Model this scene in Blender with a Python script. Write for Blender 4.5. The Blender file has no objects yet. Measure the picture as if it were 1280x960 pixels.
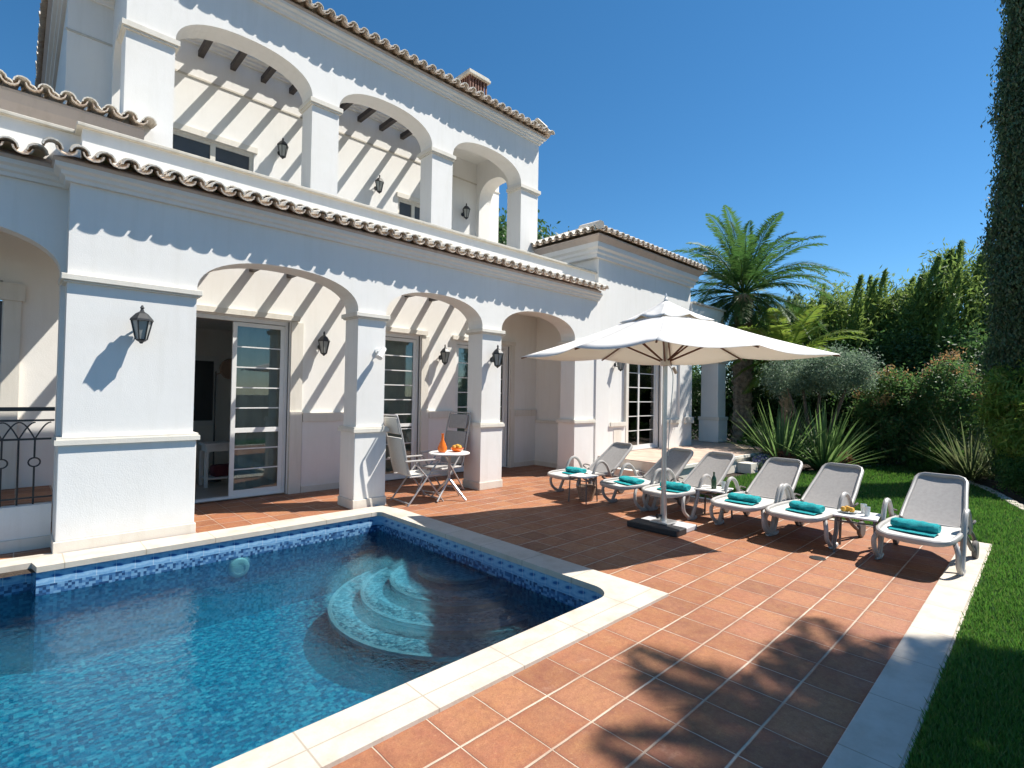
import bpy, math, random
import numpy as np
from mathutils import Vector, Matrix
random.seed(7)
rng = np.random.default_rng(11)
PI = math.pi
D = bpy.data
SC = bpy.context.scene
COL = SC.collection

# ------------------------------------------------------------ camera, sky, sun
cam_d = D.cameras.new('camera'); cam = D.objects.new('camera', cam_d); COL.objects.link(cam)
pitch, yaw, roll = 0.0191, 0.8047, 0.0168
F = Vector((math.cos(yaw)*math.cos(pitch), math.sin(yaw)*math.cos(pitch), math.sin(pitch)))
Rv = Vector((math.sin(yaw), -math.cos(yaw), 0)); Uv = Rv.cross(F)
R2 = math.cos(roll)*Rv + math.sin(roll)*Uv; U2 = -math.sin(roll)*Rv + math.cos(roll)*Uv
cam.matrix_world = Matrix(((R2.x, U2.x, -F.x, 0), (R2.y, U2.y, -F.y, 0), (R2.z, U2.z, -F.z, 1.641), (0, 0, 0, 1)))
cam_d.sensor_width = 36; cam_d.lens = 645.4/1280*36; cam_d.clip_start = 0.05; cam_d.clip_end = 2000
SC.camera = cam

SUN = Vector((0.6, -0.364, 1.0)).normalized()
w = D.worlds.new('World'); SC.world = w; w.use_nodes = True
nt = w.node_tree; bg = nt.nodes['Background']
sky = nt.nodes.new('ShaderNodeTexSky'); sky.sky_type = 'NISHITA'; sky.sun_disc = False
sky.sun_elevation = math.asin(SUN.z); sky.sun_rotation = math.atan2(SUN.x, SUN.y)
sky.altitude = 1200; sky.air_density = 1.0; sky.dust_density = 0.1; sky.ozone_density = 5.0
hs = nt.nodes.new('ShaderNodeHueSaturation'); hs.inputs['Saturation'].default_value = 1.2; hs.inputs['Hue'].default_value = 0.492
nt.links.new(sky.outputs[0], hs.inputs['Color']); nt.links.new(hs.outputs[0], bg.inputs[0]); bg.inputs[1].default_value = 0.086
sun_d = D.lights.new('sun', 'SUN'); sun_d.energy = 5.0; sun_d.angle = math.radians(0.5); sun_d.color = (1, 0.95, 0.87)
sun = D.objects.new('sun', sun_d); COL.objects.link(sun)
sun.rotation_euler = (-SUN).to_track_quat('-Z', 'Y').to_euler()
SC.view_settings.view_transform = 'Standard'; SC.view_settings.look = 'None'
SC.view_settings.gamma = 1; SC.view_settings.use_curve_mapping = False; SC.view_settings.exposure = 0.8
SC.render.engine = 'CYCLES'
SC.cycles.max_bounces = 8; SC.cycles.diffuse_bounces = 4; SC.cycles.transparent_max_bounces = 12
SC.cycles.use_denoising = True
SC.cycles.caustics_reflective = False; SC.cycles.caustics_refractive = False

# ------------------------------------------------------------ material helpers
class N:
    def __init__(s, name):
        s.m = D.materials.new(name); s.m.use_nodes = True
        s.t = s.m.node_tree; s.b = s.t.nodes['Principled BSDF']; s.out = s.t.nodes['Material Output']
    def n(s, typ, **kw):
        x = s.t.nodes.new(typ)
        for k, v in kw.items(): setattr(x, k, v)
        return x
    def l(s, a, b): s.t.links.new(a, b)
    def math(s, op, a, b=None, c=None):
        x = s.n('ShaderNodeMath', operation=op)
        for i, q in enumerate((a, b, c)):
            if q is None: continue
            if isinstance(q, (int, float)): x.inputs[i].default_value = q
            else: s.l(q, x.inputs[i])
        return x.outputs[0]
    def mix(s, f, a, b):
        x = s.n('ShaderNodeMix', data_type='RGBA')
        for i, q in ((0, f), (6, a), (7, b)):
            if isinstance(q, (int, float)): x.inputs[i].default_value = q
            elif isinstance(q, tuple): x.inputs[i].default_value = (*q[:3], 1)
            else: s.l(q, x.inputs[i])
        return x.outputs[2]
    def pos(s): return s.n('ShaderNodeNewGeometry').outputs['Position']
    def noise(s, scale, detail=3, rough=.55, vec=None):
        x = s.n('ShaderNodeTexNoise'); x.inputs['Scale'].default_value = scale
        x.inputs['Detail'].default_value = detail; x.inputs['Roughness'].default_value = rough
        s.l(vec if vec is not None else s.pos(), x.inputs['Vector'])
        return x.outputs['Fac']
    def ramp(s, fac, stops):
        x = s.n('ShaderNodeValToRGB'); e = x.color_ramp.elements
        while len(e) < len(stops): e.new(.5)
        for q, (p, c) in zip(e, stops):
            q.position = p; q.color = (*c, 1) if len(c) == 3 else c
        s.l(fac, x.inputs[0]); return x.outputs[0]
    def bump(s, h, strength=.3, dist=.01):
        x = s.n('ShaderNodeBump'); x.inputs['Strength'].default_value = strength
        x.inputs['Distance'].default_value = dist; s.l(h, x.inputs['Height'])
        s.l(x.outputs[0], s.b.inputs['Normal']); return x.outputs[0]
    def set(s, **kw):
        for k, v in kw.items():
            i = s.b.inputs[k.replace('_', ' ')]
            if isinstance(v, (int, float)): i.default_value = v
            elif isinstance(v, tuple): i.default_value = (*v[:3], 1)
            else: s.l(v, i)
        return s

def M(name, col, rough=.6, var=.08, vs=6, bs=60, bump=.15, bd=.004, metal=0, **kw):
    a = N(name)
    c1 = tuple(min(1, c*(1-var)) for c in col); c2 = tuple(min(1, c*(1+var)) for c in col)
    f = a.ramp(a.noise(vs), [(.3, (0, 0, 0)), (.7, (1, 1, 1))])
    a.set(Base_Color=a.mix(f, c1, c2), Roughness=rough, Metallic=metal, **kw)
    if bump: a.bump(a.noise(bs, 4), bump, bd)
    return a.m

def stucco(name, col, stain=.10):
    a = N(name)
    big = a.ramp(a.noise(1.3, 5, .65), [(.35, (0, 0, 0)), (.75, (1, 1, 1))])
    mp = a.n('ShaderNodeMapping'); mp.inputs['Scale'].default_value = (5, 5, .5); a.l(a.pos(), mp.inputs[0])
    drip = a.ramp(a.noise(2.0, 4, .6, mp.outputs[0]), [(.5, (0, 0, 0)), (.85, (1, 1, 1))])
    c = a.mix(big, col, tuple(x*(1-stain*.6) for x in col))
    dirty = tuple(x*y for x, y in zip(col, (1-stain*2, 1-stain*2.1, 1-stain*2.5)))
    c = a.mix(a.math('MULTIPLY', drip, .55), c, dirty)
    blot = a.ramp(a.noise(.55, 6, .75), [(.48, (0, 0, 0)), (.70, (1, 1, 1))])
    c = a.mix(a.math('MULTIPLY', blot, .35), c, tuple(x*y for x, y in zip(col, (.90, .88, .83))))
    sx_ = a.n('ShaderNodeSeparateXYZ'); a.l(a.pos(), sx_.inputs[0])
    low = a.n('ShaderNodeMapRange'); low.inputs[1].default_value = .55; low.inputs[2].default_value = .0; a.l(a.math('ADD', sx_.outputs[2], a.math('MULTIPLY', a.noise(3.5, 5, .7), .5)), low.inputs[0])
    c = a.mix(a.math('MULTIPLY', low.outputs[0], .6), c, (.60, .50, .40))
    a.set(Base_Color=c, Roughness=.85)
    a.bump(a.math('ADD', a.noise(90, 3), a.math('MULTIPLY', a.noise(9, 2), .8)), .22, .006)
    return a.m

MAT = {}
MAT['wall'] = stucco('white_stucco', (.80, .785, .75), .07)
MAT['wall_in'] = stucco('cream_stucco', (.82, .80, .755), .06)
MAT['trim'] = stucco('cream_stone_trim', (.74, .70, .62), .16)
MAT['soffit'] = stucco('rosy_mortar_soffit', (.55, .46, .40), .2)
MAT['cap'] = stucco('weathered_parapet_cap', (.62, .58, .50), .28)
MAT['dark_wood'] = M('dark_beam_wood', (.045, .035, .032), .6, .3, 12)
MAT['iron'] = M('black_iron', (.02, .022, .024), .45, .2, 20, bump=.1)
MAT['white_frame'] = M('white_frame_paint', (.74, .74, .72), .35, .03, bump=0)
MAT['dark_frame'] = M('dark_door_track', (.06, .065, .07), .4, .1, bump=0)
MAT['alu'] = M('brushed_aluminium', (.55, .55, .54), .35, .06, metal=.8, bump=.05)
MAT['chair_frame'] = M('silver_grey_chair_tube', (.42, .41, .40), .4, .08, metal=.3, bump=0)
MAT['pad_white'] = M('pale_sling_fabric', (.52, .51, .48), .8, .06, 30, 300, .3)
MAT['pad_shade_grey'] = M('shaded_grey_sling', (.33, .31, .295), .8, .08, 30, 300, .3)  # darker grey sling with shade put into its colour
MAT['resin'] = M('taupe_grey_resin', (.38, .36, .34), .42, .06, 10, 120, .08)
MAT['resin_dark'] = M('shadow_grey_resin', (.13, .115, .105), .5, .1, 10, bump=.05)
MAT['towel'] = M('turquoise_towel', (.005, .32, .34), .95, .22, 25, 260, .9, .01)
MAT['wicker'] = M('woven_wicker', (.26, .18, .13), .8, .35, 60, 130, .8, .01)
MAT['granite_dark'] = M('dark_granite', (.018, .018, .02), .6, .5, 90, bump=.05)
MAT['granite_grey'] = M('grey_granite', (.50, .49, .50), .5, .25, 90, bump=.05)
MAT['rib'] = M('umbrella_rib_wood', (.13, .045, .02), .5, .3, 18, bump=.1)
MAT['orange_glass'] = M('orange_drink', (.75, .16, .015), .12, .05, bump=0)
MAT['fruit'] = M('yellow_fruit', (.62, .33, .04), .5, .25, 9, bump=.1)
MAT['table_white'] = M('white_table_top', (.76, .74, .71), .4, .03, bump=0)
MAT['white_furniture'] = M('white_painted_wood', (.70, .68, .65), .5, .05, bump=.05)
MAT['red_cloth'] = M('dark_red_cloth', (.10, .02, .03), .9, .3, bump=.3)
MAT['room_floor'] = M('beige_room_floor', (.46, .38, .30), .35, .08, bump=0)
MAT['curtain'] = M('grey_sheer_curtain', (.50, .51, .50), .9, .08, 3, 30, .5, .02)
MAT['lamp_glass'] = M('frosted_lantern_glass', (.35, .36, .34), .2, .1, bump=0)
MAT['bark'] = M('grey_brown_bark', (.12, .09, .065), .9, .4, 14, 40, 1, .03)
MAT['palm_bark'] = M('palm_trunk_bark', (.36, .27, .19), .95, .5, 9, 40, 1, .04)
MAT['platform_stone'] = M('rosy_pale_platform_paving', (.50, .36, .28), .7, .22, 3.5, 50, .3)
MAT['louvre'] = M('brown_clay_louvre', (.19, .085, .055), .8, .3)
MAT['soil'] = M('dark_mulch_soil', (.045, .03, .02), .95, .5, 25, 60, 1, .03)
MAT['stone'] = M('pale_edging_stone', (.42, .38, .32), .85, .25, 9, 40, .6, .02)
MAT['bottle'] = M('green_bottle_glass', (.02, .06, .03), .12, .2, bump=0)
MAT['clear'] = M('pale_tumbler_glass', (.55, .60, .60), .08, .03, bump=0)
MAT['lavender'] = M('lavender_flower', (.12, .12, .24), .8, .3, 20, bump=0)

def glass_mat(name, tint, fmin=.0):
    a = N(name); fr = a.n('ShaderNodeFresnel'); fr.inputs[0].default_value = 1.5
    tr = a.n('ShaderNodeBsdfTransparent'); tr.inputs[0].default_value = (*tint, 1)
    gl = a.n('ShaderNodeBsdfGlossy'); gl.inputs['Roughness'].default_value = .01
    mx = a.n('ShaderNodeMixShader'); a.l(a.math('ADD', fr.outputs[0], fmin), mx.inputs[0])
    a.l(tr.outputs[0], mx.inputs[1]); a.l(gl.outputs[0], mx.inputs[2]); a.l(mx.outputs[0], a.out.inputs[0])
    return a.m
MAT['glass'] = glass_mat('window_glass', (.72, .80, .78), .05)

# canvas: translucent white cloth
a = N('white_canvas'); a.set(Base_Color=(.88, .87, .85), Roughness=.9); a.bump(a.math('ADD', a.noise(4, 3), a.math('MULTIPLY', a.noise(70, 3), .1)), .25, .03)
tl = a.n('ShaderNodeBsdfTranslucent'); tl.inputs[0].default_value = (.85, .78, .66, 1)
mx = a.n('ShaderNodeMixShader'); mx.inputs[0].default_value = .28
a.l(a.b.outputs[0], mx.inputs[1]); a.l(tl.outputs[0], mx.inputs[2]); a.l(mx.outputs[0], a.out.inputs[0]); MAT['canvas'] = a.m

# roof tile covers (lichen bleached) and channels
def tile_mat(name, pale, red, lo, hi):
    a = N(name)
    f = a.ramp(a.noise(7, 5, .65), [(lo, (0, 0, 0)), (hi, (1, 1, 1))])
    s = a.ramp(a.noise(38, 3, .7), [(.42, (0, 0, 0)), (.72, (1, 1, 1))])
    c = a.mix(f, red, pale); c = a.mix(a.math('MULTIPLY', s, .45), c, (.20, .15, .11))
    a.set(Base_Color=c, Roughness=.9); a.bump(a.noise(45, 4), .5, .008); return a.m
MAT['tile_cover'] = tile_mat('bleached_clay_tile', (.82, .77, .68), (.66, .50, .38), .2, .4)
MAT['tile_channel'] = tile_mat('clay_tile_channel', (.72, .60, .48), (.48, .31, .21), .28, .5)

# terracotta paving with cream joints
TX0, TY0, TT = 1.5312, 1.8943, .30
a = N('terracotta_paving')
sp = a.n('ShaderNodeSeparateXYZ'); a.l(a.pos(), sp.inputs[0])
wob = a.math('MULTIPLY', a.math('SUBTRACT', a.noise(5, 2), .5), .008)
gx = a.math('DIVIDE', a.math('ADD', a.math('SUBTRACT', sp.outputs[0], TX0), wob), TT)
gy = a.math('DIVIDE', a.math('ADD', a.math('SUBTRACT', sp.outputs[1], TY0), wob), TT)
cb = a.n('ShaderNodeCombineXYZ'); a.l(a.math('FLOOR', gx), cb.inputs[0]); a.l(a.math('FLOOR', gy), cb.inputs[1])
wn = a.n('ShaderNodeTexWhiteNoise', noise_dimensions='2D'); a.l(cb.outputs[0], wn.inputs[0])
def edge(g, wd):
    d = a.math('ABSOLUTE', a.math('SUBTRACT', a.math('FRACT', g), .5))
    mr = a.n('ShaderNodeMapRange'); mr.inputs[1].default_value = .5-wd*1.5; mr.inputs[2].default_value = .5-wd*.7
    a.l(d, mr.inputs[0]); return mr.outputs[0]
jy, jx = edge(gy, .019), edge(gx, .011)
joint = a.math('MAXIMUM', jx, jy)
tone = a.ramp(wn.outputs[0], [(0, (.19, .066, .036)), (.3, (.27, .095, .045)), (.55, (.33, .118, .053)), (.8, (.35, .14, .066)), (1, (.41, .18, .088))])
cl = a.ramp(a.noise(7, 5, .7), [(.3, (0, 0, 0)), (.75, (1, 1, 1))])
tone = a.mix(a.math('MULTIPLY', cl, .75), tone, (.40, .20, .075))
pk = a.ramp(a.noise(2.2, 3), [(.45, (0, 0, 0)), (.75, (1, 1, 1))])
tone = a.mix(a.math('MULTIPLY', pk, .35), tone, (.40, .16, .11))
sp2 = a.ramp(a.noise(120, 2, .7), [(.40, (0, 0, 0)), (.7, (1, 1, 1))])
tone = a.mix(a.math('MULTIPLY', sp2, .45), tone, (.20, .06, .03))
rim = a.math('MAXIMUM', a.math('ABSOLUTE', a.math('SUBTRACT', a.math('FRACT', gx), .5)), a.math('ABSOLUTE', a.math('SUBTRACT', a.math('FRACT', gy), .5)))
rimf = a.ramp(a.math('ADD', rim, a.math('MULTIPLY', a.math('SUBTRACT', a.noise(11, 4, .7), .5), .25)), [(.36, (0, 0, 0)), (.52, (1, 1, 1))])
tone = a.mix(a.math('MULTIPLY', rimf, .6), tone, (.20, .065, .035))
stn = a.ramp(a.noise(.9, 5, .7), [(.50, (0, 0, 0)), (.72, (1, 1, 1))]); tone = a.mix(a.math('MULTIPLY', stn, .35), tone, (.20, .085, .055))
wht = a.ramp(a.noise(5.3, 6, .75), [(.60, (0, 0, 0)), (.78, (1, 1, 1))]); tone = a.mix(a.math('MULTIPLY', wht, .30), tone, (.55, .40, .30))
groutc = a.ramp(a.noise(3.5, 4), [(.3, (.42, .31, .22)), (.7, (.66, .54, .42))])
jf = a.math('MULTIPLY', joint, a.ramp(a.noise(2.7, 3), [(.30, (.55, .55, .55)), (.55, (1, 1, 1))]))
tone = a.mix(a.math('MULTIPLY', a.ramp(a.noise(24, 5, .75), [(.42, (0, 0, 0)), (.68, (1, 1, 1))]), .45), tone, (.17, .062, .034))
tone = a.mix(a.math('MULTIPLY', a.ramp(a.noise(38, 4, .75), [(.58, (0, 0, 0)), (.76, (1, 1, 1))]), .5), tone, (.50, .29, .13))
groutc = a.mix(a.math('MULTIPLY', a.ramp(a.noise(14, 4, .7), [(.45, (0, 0, 0)), (.75, (1, 1, 1))]), .55), groutc, (.26, .16, .10))
a.set(Base_Color=a.mix(jf, tone, groutc), Roughness=a.ramp(a.noise(6, 4, .7), [(.3, (.50,)*3), (.7, (.78,)*3)]))
a.bump(a.math('ADD', a.math('MULTIPLY', joint, -1.0), a.math('MULTIPLY', a.noise(45, 5, .65), .6)), .7, .008)
MAT['paving'] = a.m

# coping stone (travertine slabs)
a = N('travertine_coping')
sp = a.n('ShaderNodeSeparateXYZ'); a.l(a.pos(), sp.inputs[0])
c = a.ramp(a.noise(4, 6, .7), [(.25, (.42, .36, .28)), (.5, (.53, .475, .40)), (.8, (.60, .55, .48))])
ve = a.ramp(a.noise(26, 4, .7), [(.55, (0, 0, 0)), (.8, (1, 1, 1))])
c = a.mix(a.math('MULTIPLY', ve, .35), c, (.52, .42, .32))
def slab(o, off):
    d = a.math('ABSOLUTE', a.math('SUBTRACT', a.math('FRACT', a.math('DIVIDE', a.math('ADD', o, off), .62)), .5))
    return a.math('GREATER_THAN', d, .4925)
c = a.mix(a.math('MULTIPLY', a.math('MAXIMUM', slab(sp.outputs[0], .25), slab(sp.outputs[1], .16)), .75), c, (.30, .25, .19))
c = a.mix(a.math('MULTIPLY', a.ramp(a.noise(1.6, 5, .7), [(.5, (0, 0, 0)), (.75, (1, 1, 1))]), .4), c, (.40, .34, .26))
a.set(Base_Color=c, Roughness=.6); a.bump(a.noise(50, 5), .25, .005); MAT['coping'] = a.m

# mosaic of the basin
def mosaic(name, stops, cell, big=.5):
    a = N(name)
    v = a.n('ShaderNodeVectorMath', operation='SCALE'); v.inputs[3].default_value = 1/cell; a.l(a.pos(), v.inputs[0])
    fl = a.n('ShaderNodeVectorMath', operation='FLOOR'); a.l(v.outputs[0], fl.inputs[0])
    wn = a.n('ShaderNodeTexWhiteNoise', noise_dimensions='3D'); a.l(fl.outputs[0], wn.inputs[0])
    f = a.math('ADD', a.math('MULTIPLY', wn.outputs[0], 1-big), a.math('MULTIPLY', a.noise(9, 5, .75), big))
    a.set(Base_Color=a.ramp(f, stops), Roughness=.25); return a.m
MAT['mosaic'] = mosaic('pool_mosaic', [(.20, (.006, .05, .14)), (.42, (.012, .16, .30)), (.58, (.02, .30, .44)), (.74, (.10, .50, .60)), (.88, (.35, .75, .80))], .028, .42)
MAT['mosaic_wall'] = mosaic('pool_mosaic_dark', [(.25, (.02, .06, .15)), (.5, (.05, .15, .32)), (.75, (.16, .32, .50))], .025, .3)
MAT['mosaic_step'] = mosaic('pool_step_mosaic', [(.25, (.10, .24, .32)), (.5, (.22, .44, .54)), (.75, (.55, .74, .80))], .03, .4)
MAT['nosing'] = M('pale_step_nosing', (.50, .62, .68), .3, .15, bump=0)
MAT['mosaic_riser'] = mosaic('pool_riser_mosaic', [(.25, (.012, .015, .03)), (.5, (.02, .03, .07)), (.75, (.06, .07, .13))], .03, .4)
# decorative frieze: light blue with wave motif, uses x+y as run coordinate
a = N('frieze_tile')
sp = a.n('ShaderNodeSeparateXYZ'); a.l(a.pos(), sp.inputs[0])
run = a.math('MULTIPLY', a.math('ADD', sp.outputs[0], sp.outputs[1]), 1/.15)
zz = a.math('MULTIPLY', sp.outputs[2], 1/.13)
wv = a.math('SINE', a.math('MULTIPLY', run, 2*PI))
band = a.math('SQRT', a.math('ADD', a.math('POWER', a.math('MULTIPLY', a.math('ADD', zz, .68), 1.0), 2.0), a.math('POWER', a.math('MULTIPLY', a.math('SUBTRACT', a.math('FRACT', a.math('ADD', run, a.math('MULTIPLY', zz, .9))), .5), .55), 2.0)))
c = a.ramp(band, [(0, (.02, .08, .26)), (.10, (.04, .14, .36)), (.16, (.22, .42, .62)), (.30, (.30, .50, .68)), (.42, (.16, .34, .56)), (.55, (.26, .46, .64))])
gr = a.math('GREATER_THAN', a.math('ABSOLUTE', a.math('SUBTRACT', a.math('FRACT', run), .5)), .482)
c = a.mix(a.math('MULTIPLY', gr, .6), c, (.6, .68, .75))
c = a.mix(a.ramp(a.noise(40, 3), [(.45, (0, 0, 0)), (.8, (.35, .35, .35))]), c, (.05, .16, .38))
a.set(Base_Color=c, Roughness=.2); MAT['frieze'] = a.m
# water
a = N('pool_water')
mp = a.n('ShaderNodeMapping'); mp.inputs['Scale'].default_value = (1, 1, 1); a.l(a.pos(), mp.inputs[0])
h = a.math('ADD', a.math('MULTIPLY', a.noise(5.5, 2, .5, mp.outputs[0]), 1.0), a.math('MULTIPLY', a.noise(19, 3, .6, mp.outputs[0]), .42))
bm = a.n('ShaderNodeBump'); bm.inputs['Strength'].default_value = .38; bm.inputs['Distance'].default_value = .035; a.l(h, bm.inputs['Height'])
fr = a.n('ShaderNodeFresnel'); fr.inputs[0].default_value = 1.33; a.l(bm.outputs[0], fr.inputs['Normal'])
tr = a.n('ShaderNodeBsdfTransparent'); tr.inputs[0].default_value = (.50, .87, .96, 1)
rf = a.n('ShaderNodeBsdfRefraction'); rf.inputs['Color'].default_value = (.50, .87, .96, 1); rf.inputs['IOR'].default_value = 1.16
rf.inputs['Roughness'].default_value = 0
bm2 = a.n('ShaderNodeBump'); bm2.inputs['Strength'].default_value = .8; bm2.inputs['Distance'].default_value = .03; a.l(a.noise(26, 3, .6), bm2.inputs['Height']); a.l(bm2.outputs[0], rf.inputs['Normal'])
m0 = a.n('ShaderNodeMixShader'); m0.inputs[0].default_value = .5; a.l(tr.outputs[0], m0.inputs[1]); a.l(rf.outputs[0], m0.inputs[2])
gl = a.n('ShaderNodeBsdfGlossy'); gl.inputs['Roughness'].default_value = .015; a.l(bm.outputs[0], gl.inputs['Normal'])
mx = a.n('ShaderNodeMixShader'); a.l(fr.outputs[0], mx.inputs[0])
a.l(m0.outputs[0], mx.inputs[1]); a.l(gl.outputs[0], mx.inputs[2]); a.l(mx.outputs[0], a.out.inputs[0]); MAT['water'] = a.m
# lawn
a = N('lawn_turf')
c = a.ramp(a.noise(3, 5, .7), [(.3, (.045, .12, .016)), (.7, (.09, .20, .035))])
c = a.mix(a.ramp(a.noise(45, 3), [(.4, (0, 0, 0)), (.7, (1, 1, 1))]), c, (.035, .09, .015))
a.set(Base_Color=c, Roughness=.9); a.bump(a.noise(80, 4), 1, .03); MAT['lawn'] = a.m

def leaf(name, c1, c2, c3=None, sc=3.0, rough=.55, trans=.38):
    a = N(name)
    f = a.ramp(a.noise(sc, 3, .6), [(.35, (0, 0, 0)), (.65, (1, 1, 1))])
    c = a.mix(f, c1, c2)
    gi = a.n('ShaderNodeNewGeometry').outputs['Random Per Island']
    if c3: c = a.mix(a.ramp(gi, [(.72, (0, 0, 0)), (.80, (1, 1, 1))]), c, c3)
    c = a.mix(a.math('MULTIPLY', gi, .45), c, tuple(x*.45 for x in c1))
    a.set(Base_Color=c, Roughness=rough)
    tl = a.n('ShaderNodeBsdfTranslucent'); a.l(a.mix(.5, c, tuple(min(1, x*1.6) for x in c2)), tl.inputs[0])
    mx = a.n('ShaderNodeMixShader'); mx.inputs[0].default_value = trans
    a.l(a.b.outputs[0], mx.inputs[1]); a.l(tl.outputs[0], mx.inputs[2]); a.l(mx.outputs[0], a.out.inputs[0])
    return a.m
MAT['grass'] = leaf('grass_blades', (.045, .14, .018), (.10, .24, .035), (.26, .29, .09), 1.2)
MAT['palm'] = leaf('palm_fronds', (.045, .12, .03), (.08, .18, .045), (.13, .20, .04), 1.2)
MAT['palm_gold'] = leaf('golden_palm_fronds', (.13, .25, .04), (.24, .34, .055), (.32, .30, .06), 1.2)
MAT['cypress'] = leaf('cypress_foliage', (.05, .11, .05), (.11, .18, .08), (.15, .15, .08), 2.5, trans=.25)
MAT['feathery'] = leaf('feathery_foliage', (.12, .24, .055), (.27, .36, .09), (.08, .17, .045), .7)
MAT['dark_hedge'] = leaf('dark_hedge_leaves', (.035, .09, .028), (.085, .17, .05), None, 1.5)
MAT['photinia'] = leaf('photinia_leaves', (.05, .14, .04), (.12, .24, .07), (.26, .22, .08), 1.5)
MAT['photinia_tip'] = leaf('photinia_red_tips', (.40, .17, .09), (.42, .28, .12), (.22, .25, .09), 3)
MAT['olive'] = leaf('grey_green_leaves', (.10, .17, .11), (.21, .29, .19), None, 2)
MAT['phormium'] = leaf('strap_leaves', (.075, .16, .045), (.17, .28, .085), (.26, .34, .14), 2)
MAT['phormium_dark'] = leaf('dark_strap_leaves', (.05, .085, .03), (.13, .17, .07), (.30, .28, .16), 2)
MAT['bronze'] = leaf('bronze_leaves', (.09, .035, .02), (.20, .07, .035), (.10, .10, .04), 3)
MAT['box'] = leaf('bright_shrub_leaves', (.04, .11, .02), (.09, .20, .04), None, 3)
MAT['tuft'] = leaf('grass_tuft_leaves', (.10, .17, .05), (.18, .24, .09), None, 3)

# ------------------------------------------------------------ mesh helpers
class MB:
    def __init__(s): s.v = []; s.f = []; s.mi = []; s.m = 0
    def add(s, vs, fs):
        o = len(s.v); s.v += [tuple(p) for p in vs]
        for f in fs: s.f.append(tuple(i+o for i in f)); s.mi.append(s.m)
        return s
    def box(s, x0, x1, y0, y1, z0, z1):
        return s.add([(x0,y0,z0),(x1,y0,z0),(x1,y1,z0),(x0,y1,z0),(x0,y0,z1),(x1,y0,z1),(x1,y1,z1),(x0,y1,z1)],
              [(0,3,2,1),(4,5,6,7),(0,1,5,4),(1,2,6,5),(2,3,7,6),(3,0,4,7)])
    def quad(s, *p): return s.add(p, [tuple(range(len(p)))])
    def tube(s, pts, r, n=8, cap=True, squash=1.0):
        P = [Vector(p) for p in pts]; k = len(P); rs = [r]*k if isinstance(r, (int, float)) else list(r)
        o = len(s.v); up = None
        for i in range(k):
            t = (P[min(i+1, k-1)]-P[max(i-1, 0)]).normalized()
            if up is None: up = Vector((0, 0, 1)) if abs(t.z) < .9 else Vector((1, 0, 0))
            a_ = t.cross(up).normalized(); b_ = a_.cross(t).normalized(); up = b_
            for j in range(n):
                q = 2*PI*j/n; s.v.append(tuple(P[i]+a_*math.cos(q)*rs[i]+b_*math.sin(q)*rs[i]*squash))
        for i in range(k-1):
            for j in range(n):
                j2 = (j+1) % n
                s.f.append((o+i*n+j, o+i*n+j2, o+(i+1)*n+j2, o+(i+1)*n+j)); s.mi.append(s.m)
        if cap:
            s.f.append(tuple(o+j for j in range(n))[::-1]); s.f.append(tuple(o+(k-1)*n+j for j in range(n))); s.mi += [s.m]*2
        return s
    def lathe(s, prof, c=(0, 0, 0), n=16):
        o = len(s.v); k = len(prof)
        for r, z in prof:
            for j in range(n):
                q = 2*PI*j/n; s.v.append((c[0]+r*math.cos(q), c[1]+r*math.sin(q), c[2]+z))
        for i in range(k-1):
            for j in range(n):
                j2 = (j+1) % n; s.f.append((o+i*n+j, o+i*n+j2, o+(i+1)*n+j2, o+(i+1)*n+j)); s.mi.append(s.m)
        s.f.append(tuple(o+j for j in range(n))[::-1]); s.f.append(tuple(o+(k-1)*n+j for j in range(n))); s.mi += [s.m]*2
        return s
    def sweep(s, prof, path, closed=False):
        """prof: (offset outwards, z) ; path: list of (point2d, outward 2d) mitred corners"""
        o = len(s.v); n = len(prof)
        for (p, q) in path:
            for d, z in prof: s.v.append((p[0]+q[0]*d, p[1]+q[1]*d, z))
        for i in range(len(path)-1):
            for j in range(n):
                j2 = (j+1) % n; s.f.append((o+i*n+j, o+i*n+j2, o+(i+1)*n+j2, o+(i+1)*n+j)); s.mi.append(s.m)
        s.f.append(tuple(o+j for j in range(n))); s.f.append(tuple(o+(len(path)-1)*n+j for j in range(n))[::-1]); s.mi += [s.m]*2
        return s
    def build(s, name, mats, parent=None, smooth=False, bevel=0, world=True):
        me = D.meshes.new(name)
        off = Vector((0, 0, 0))
        if parent is not None and world: off = WORLD.get(parent.name, Vector((0, 0, 0)))
        me.from_pydata([(x-off.x, y-off.y, z-off.z) for x, y, z in s.v], [], s.f)
        for m in (mats if isinstance(mats, (list, tuple)) else [mats]): me.materials.append(MAT[m])
        me.polygons.foreach_set('material_index', s.mi)
        if smooth: me.polygons.foreach_set('use_smooth', [True]*len(s.f))
        me.validate(); me.update()
        ob = D.objects.new(name, me); COL.objects.link(ob)
        if smooth:
            try: me.set_sharp_from_angle(angle=math.radians(40))
            except Exception: pass
        if parent is not None: ob.parent = parent; WORLD[ob.name] = off
        if bevel:
            b = ob.modifiers.new('bevel', 'BEVEL'); b.width = bevel; b.segments = 2; b.limit_method = 'ANGLE'
        return ob
WORLD = {}
def tag(o, label=None, cat=None, group=None, kind=None):
    if label: o['label'] = label
    if cat: o['category'] = cat
    if group: o['group'] = group
    if kind: o['kind'] = kind
    return o
def thing(name, label, cat, loc=(0, 0, 0), rz=0, group=None):
    o = D.objects.new(name, None); COL.objects.link(o); o.location = loc; o.rotation_euler = (0, 0, rz)
    o.empty_display_size = .1
    WORLD[o.name] = Vector(loc) if rz == 0 else Vector((0, 0, 0))
    return tag(o, label, cat, group)
def struct(name, mb, mats, **kw): return tag(mb.build(name, mats, **kw), kind='structure')
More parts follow.
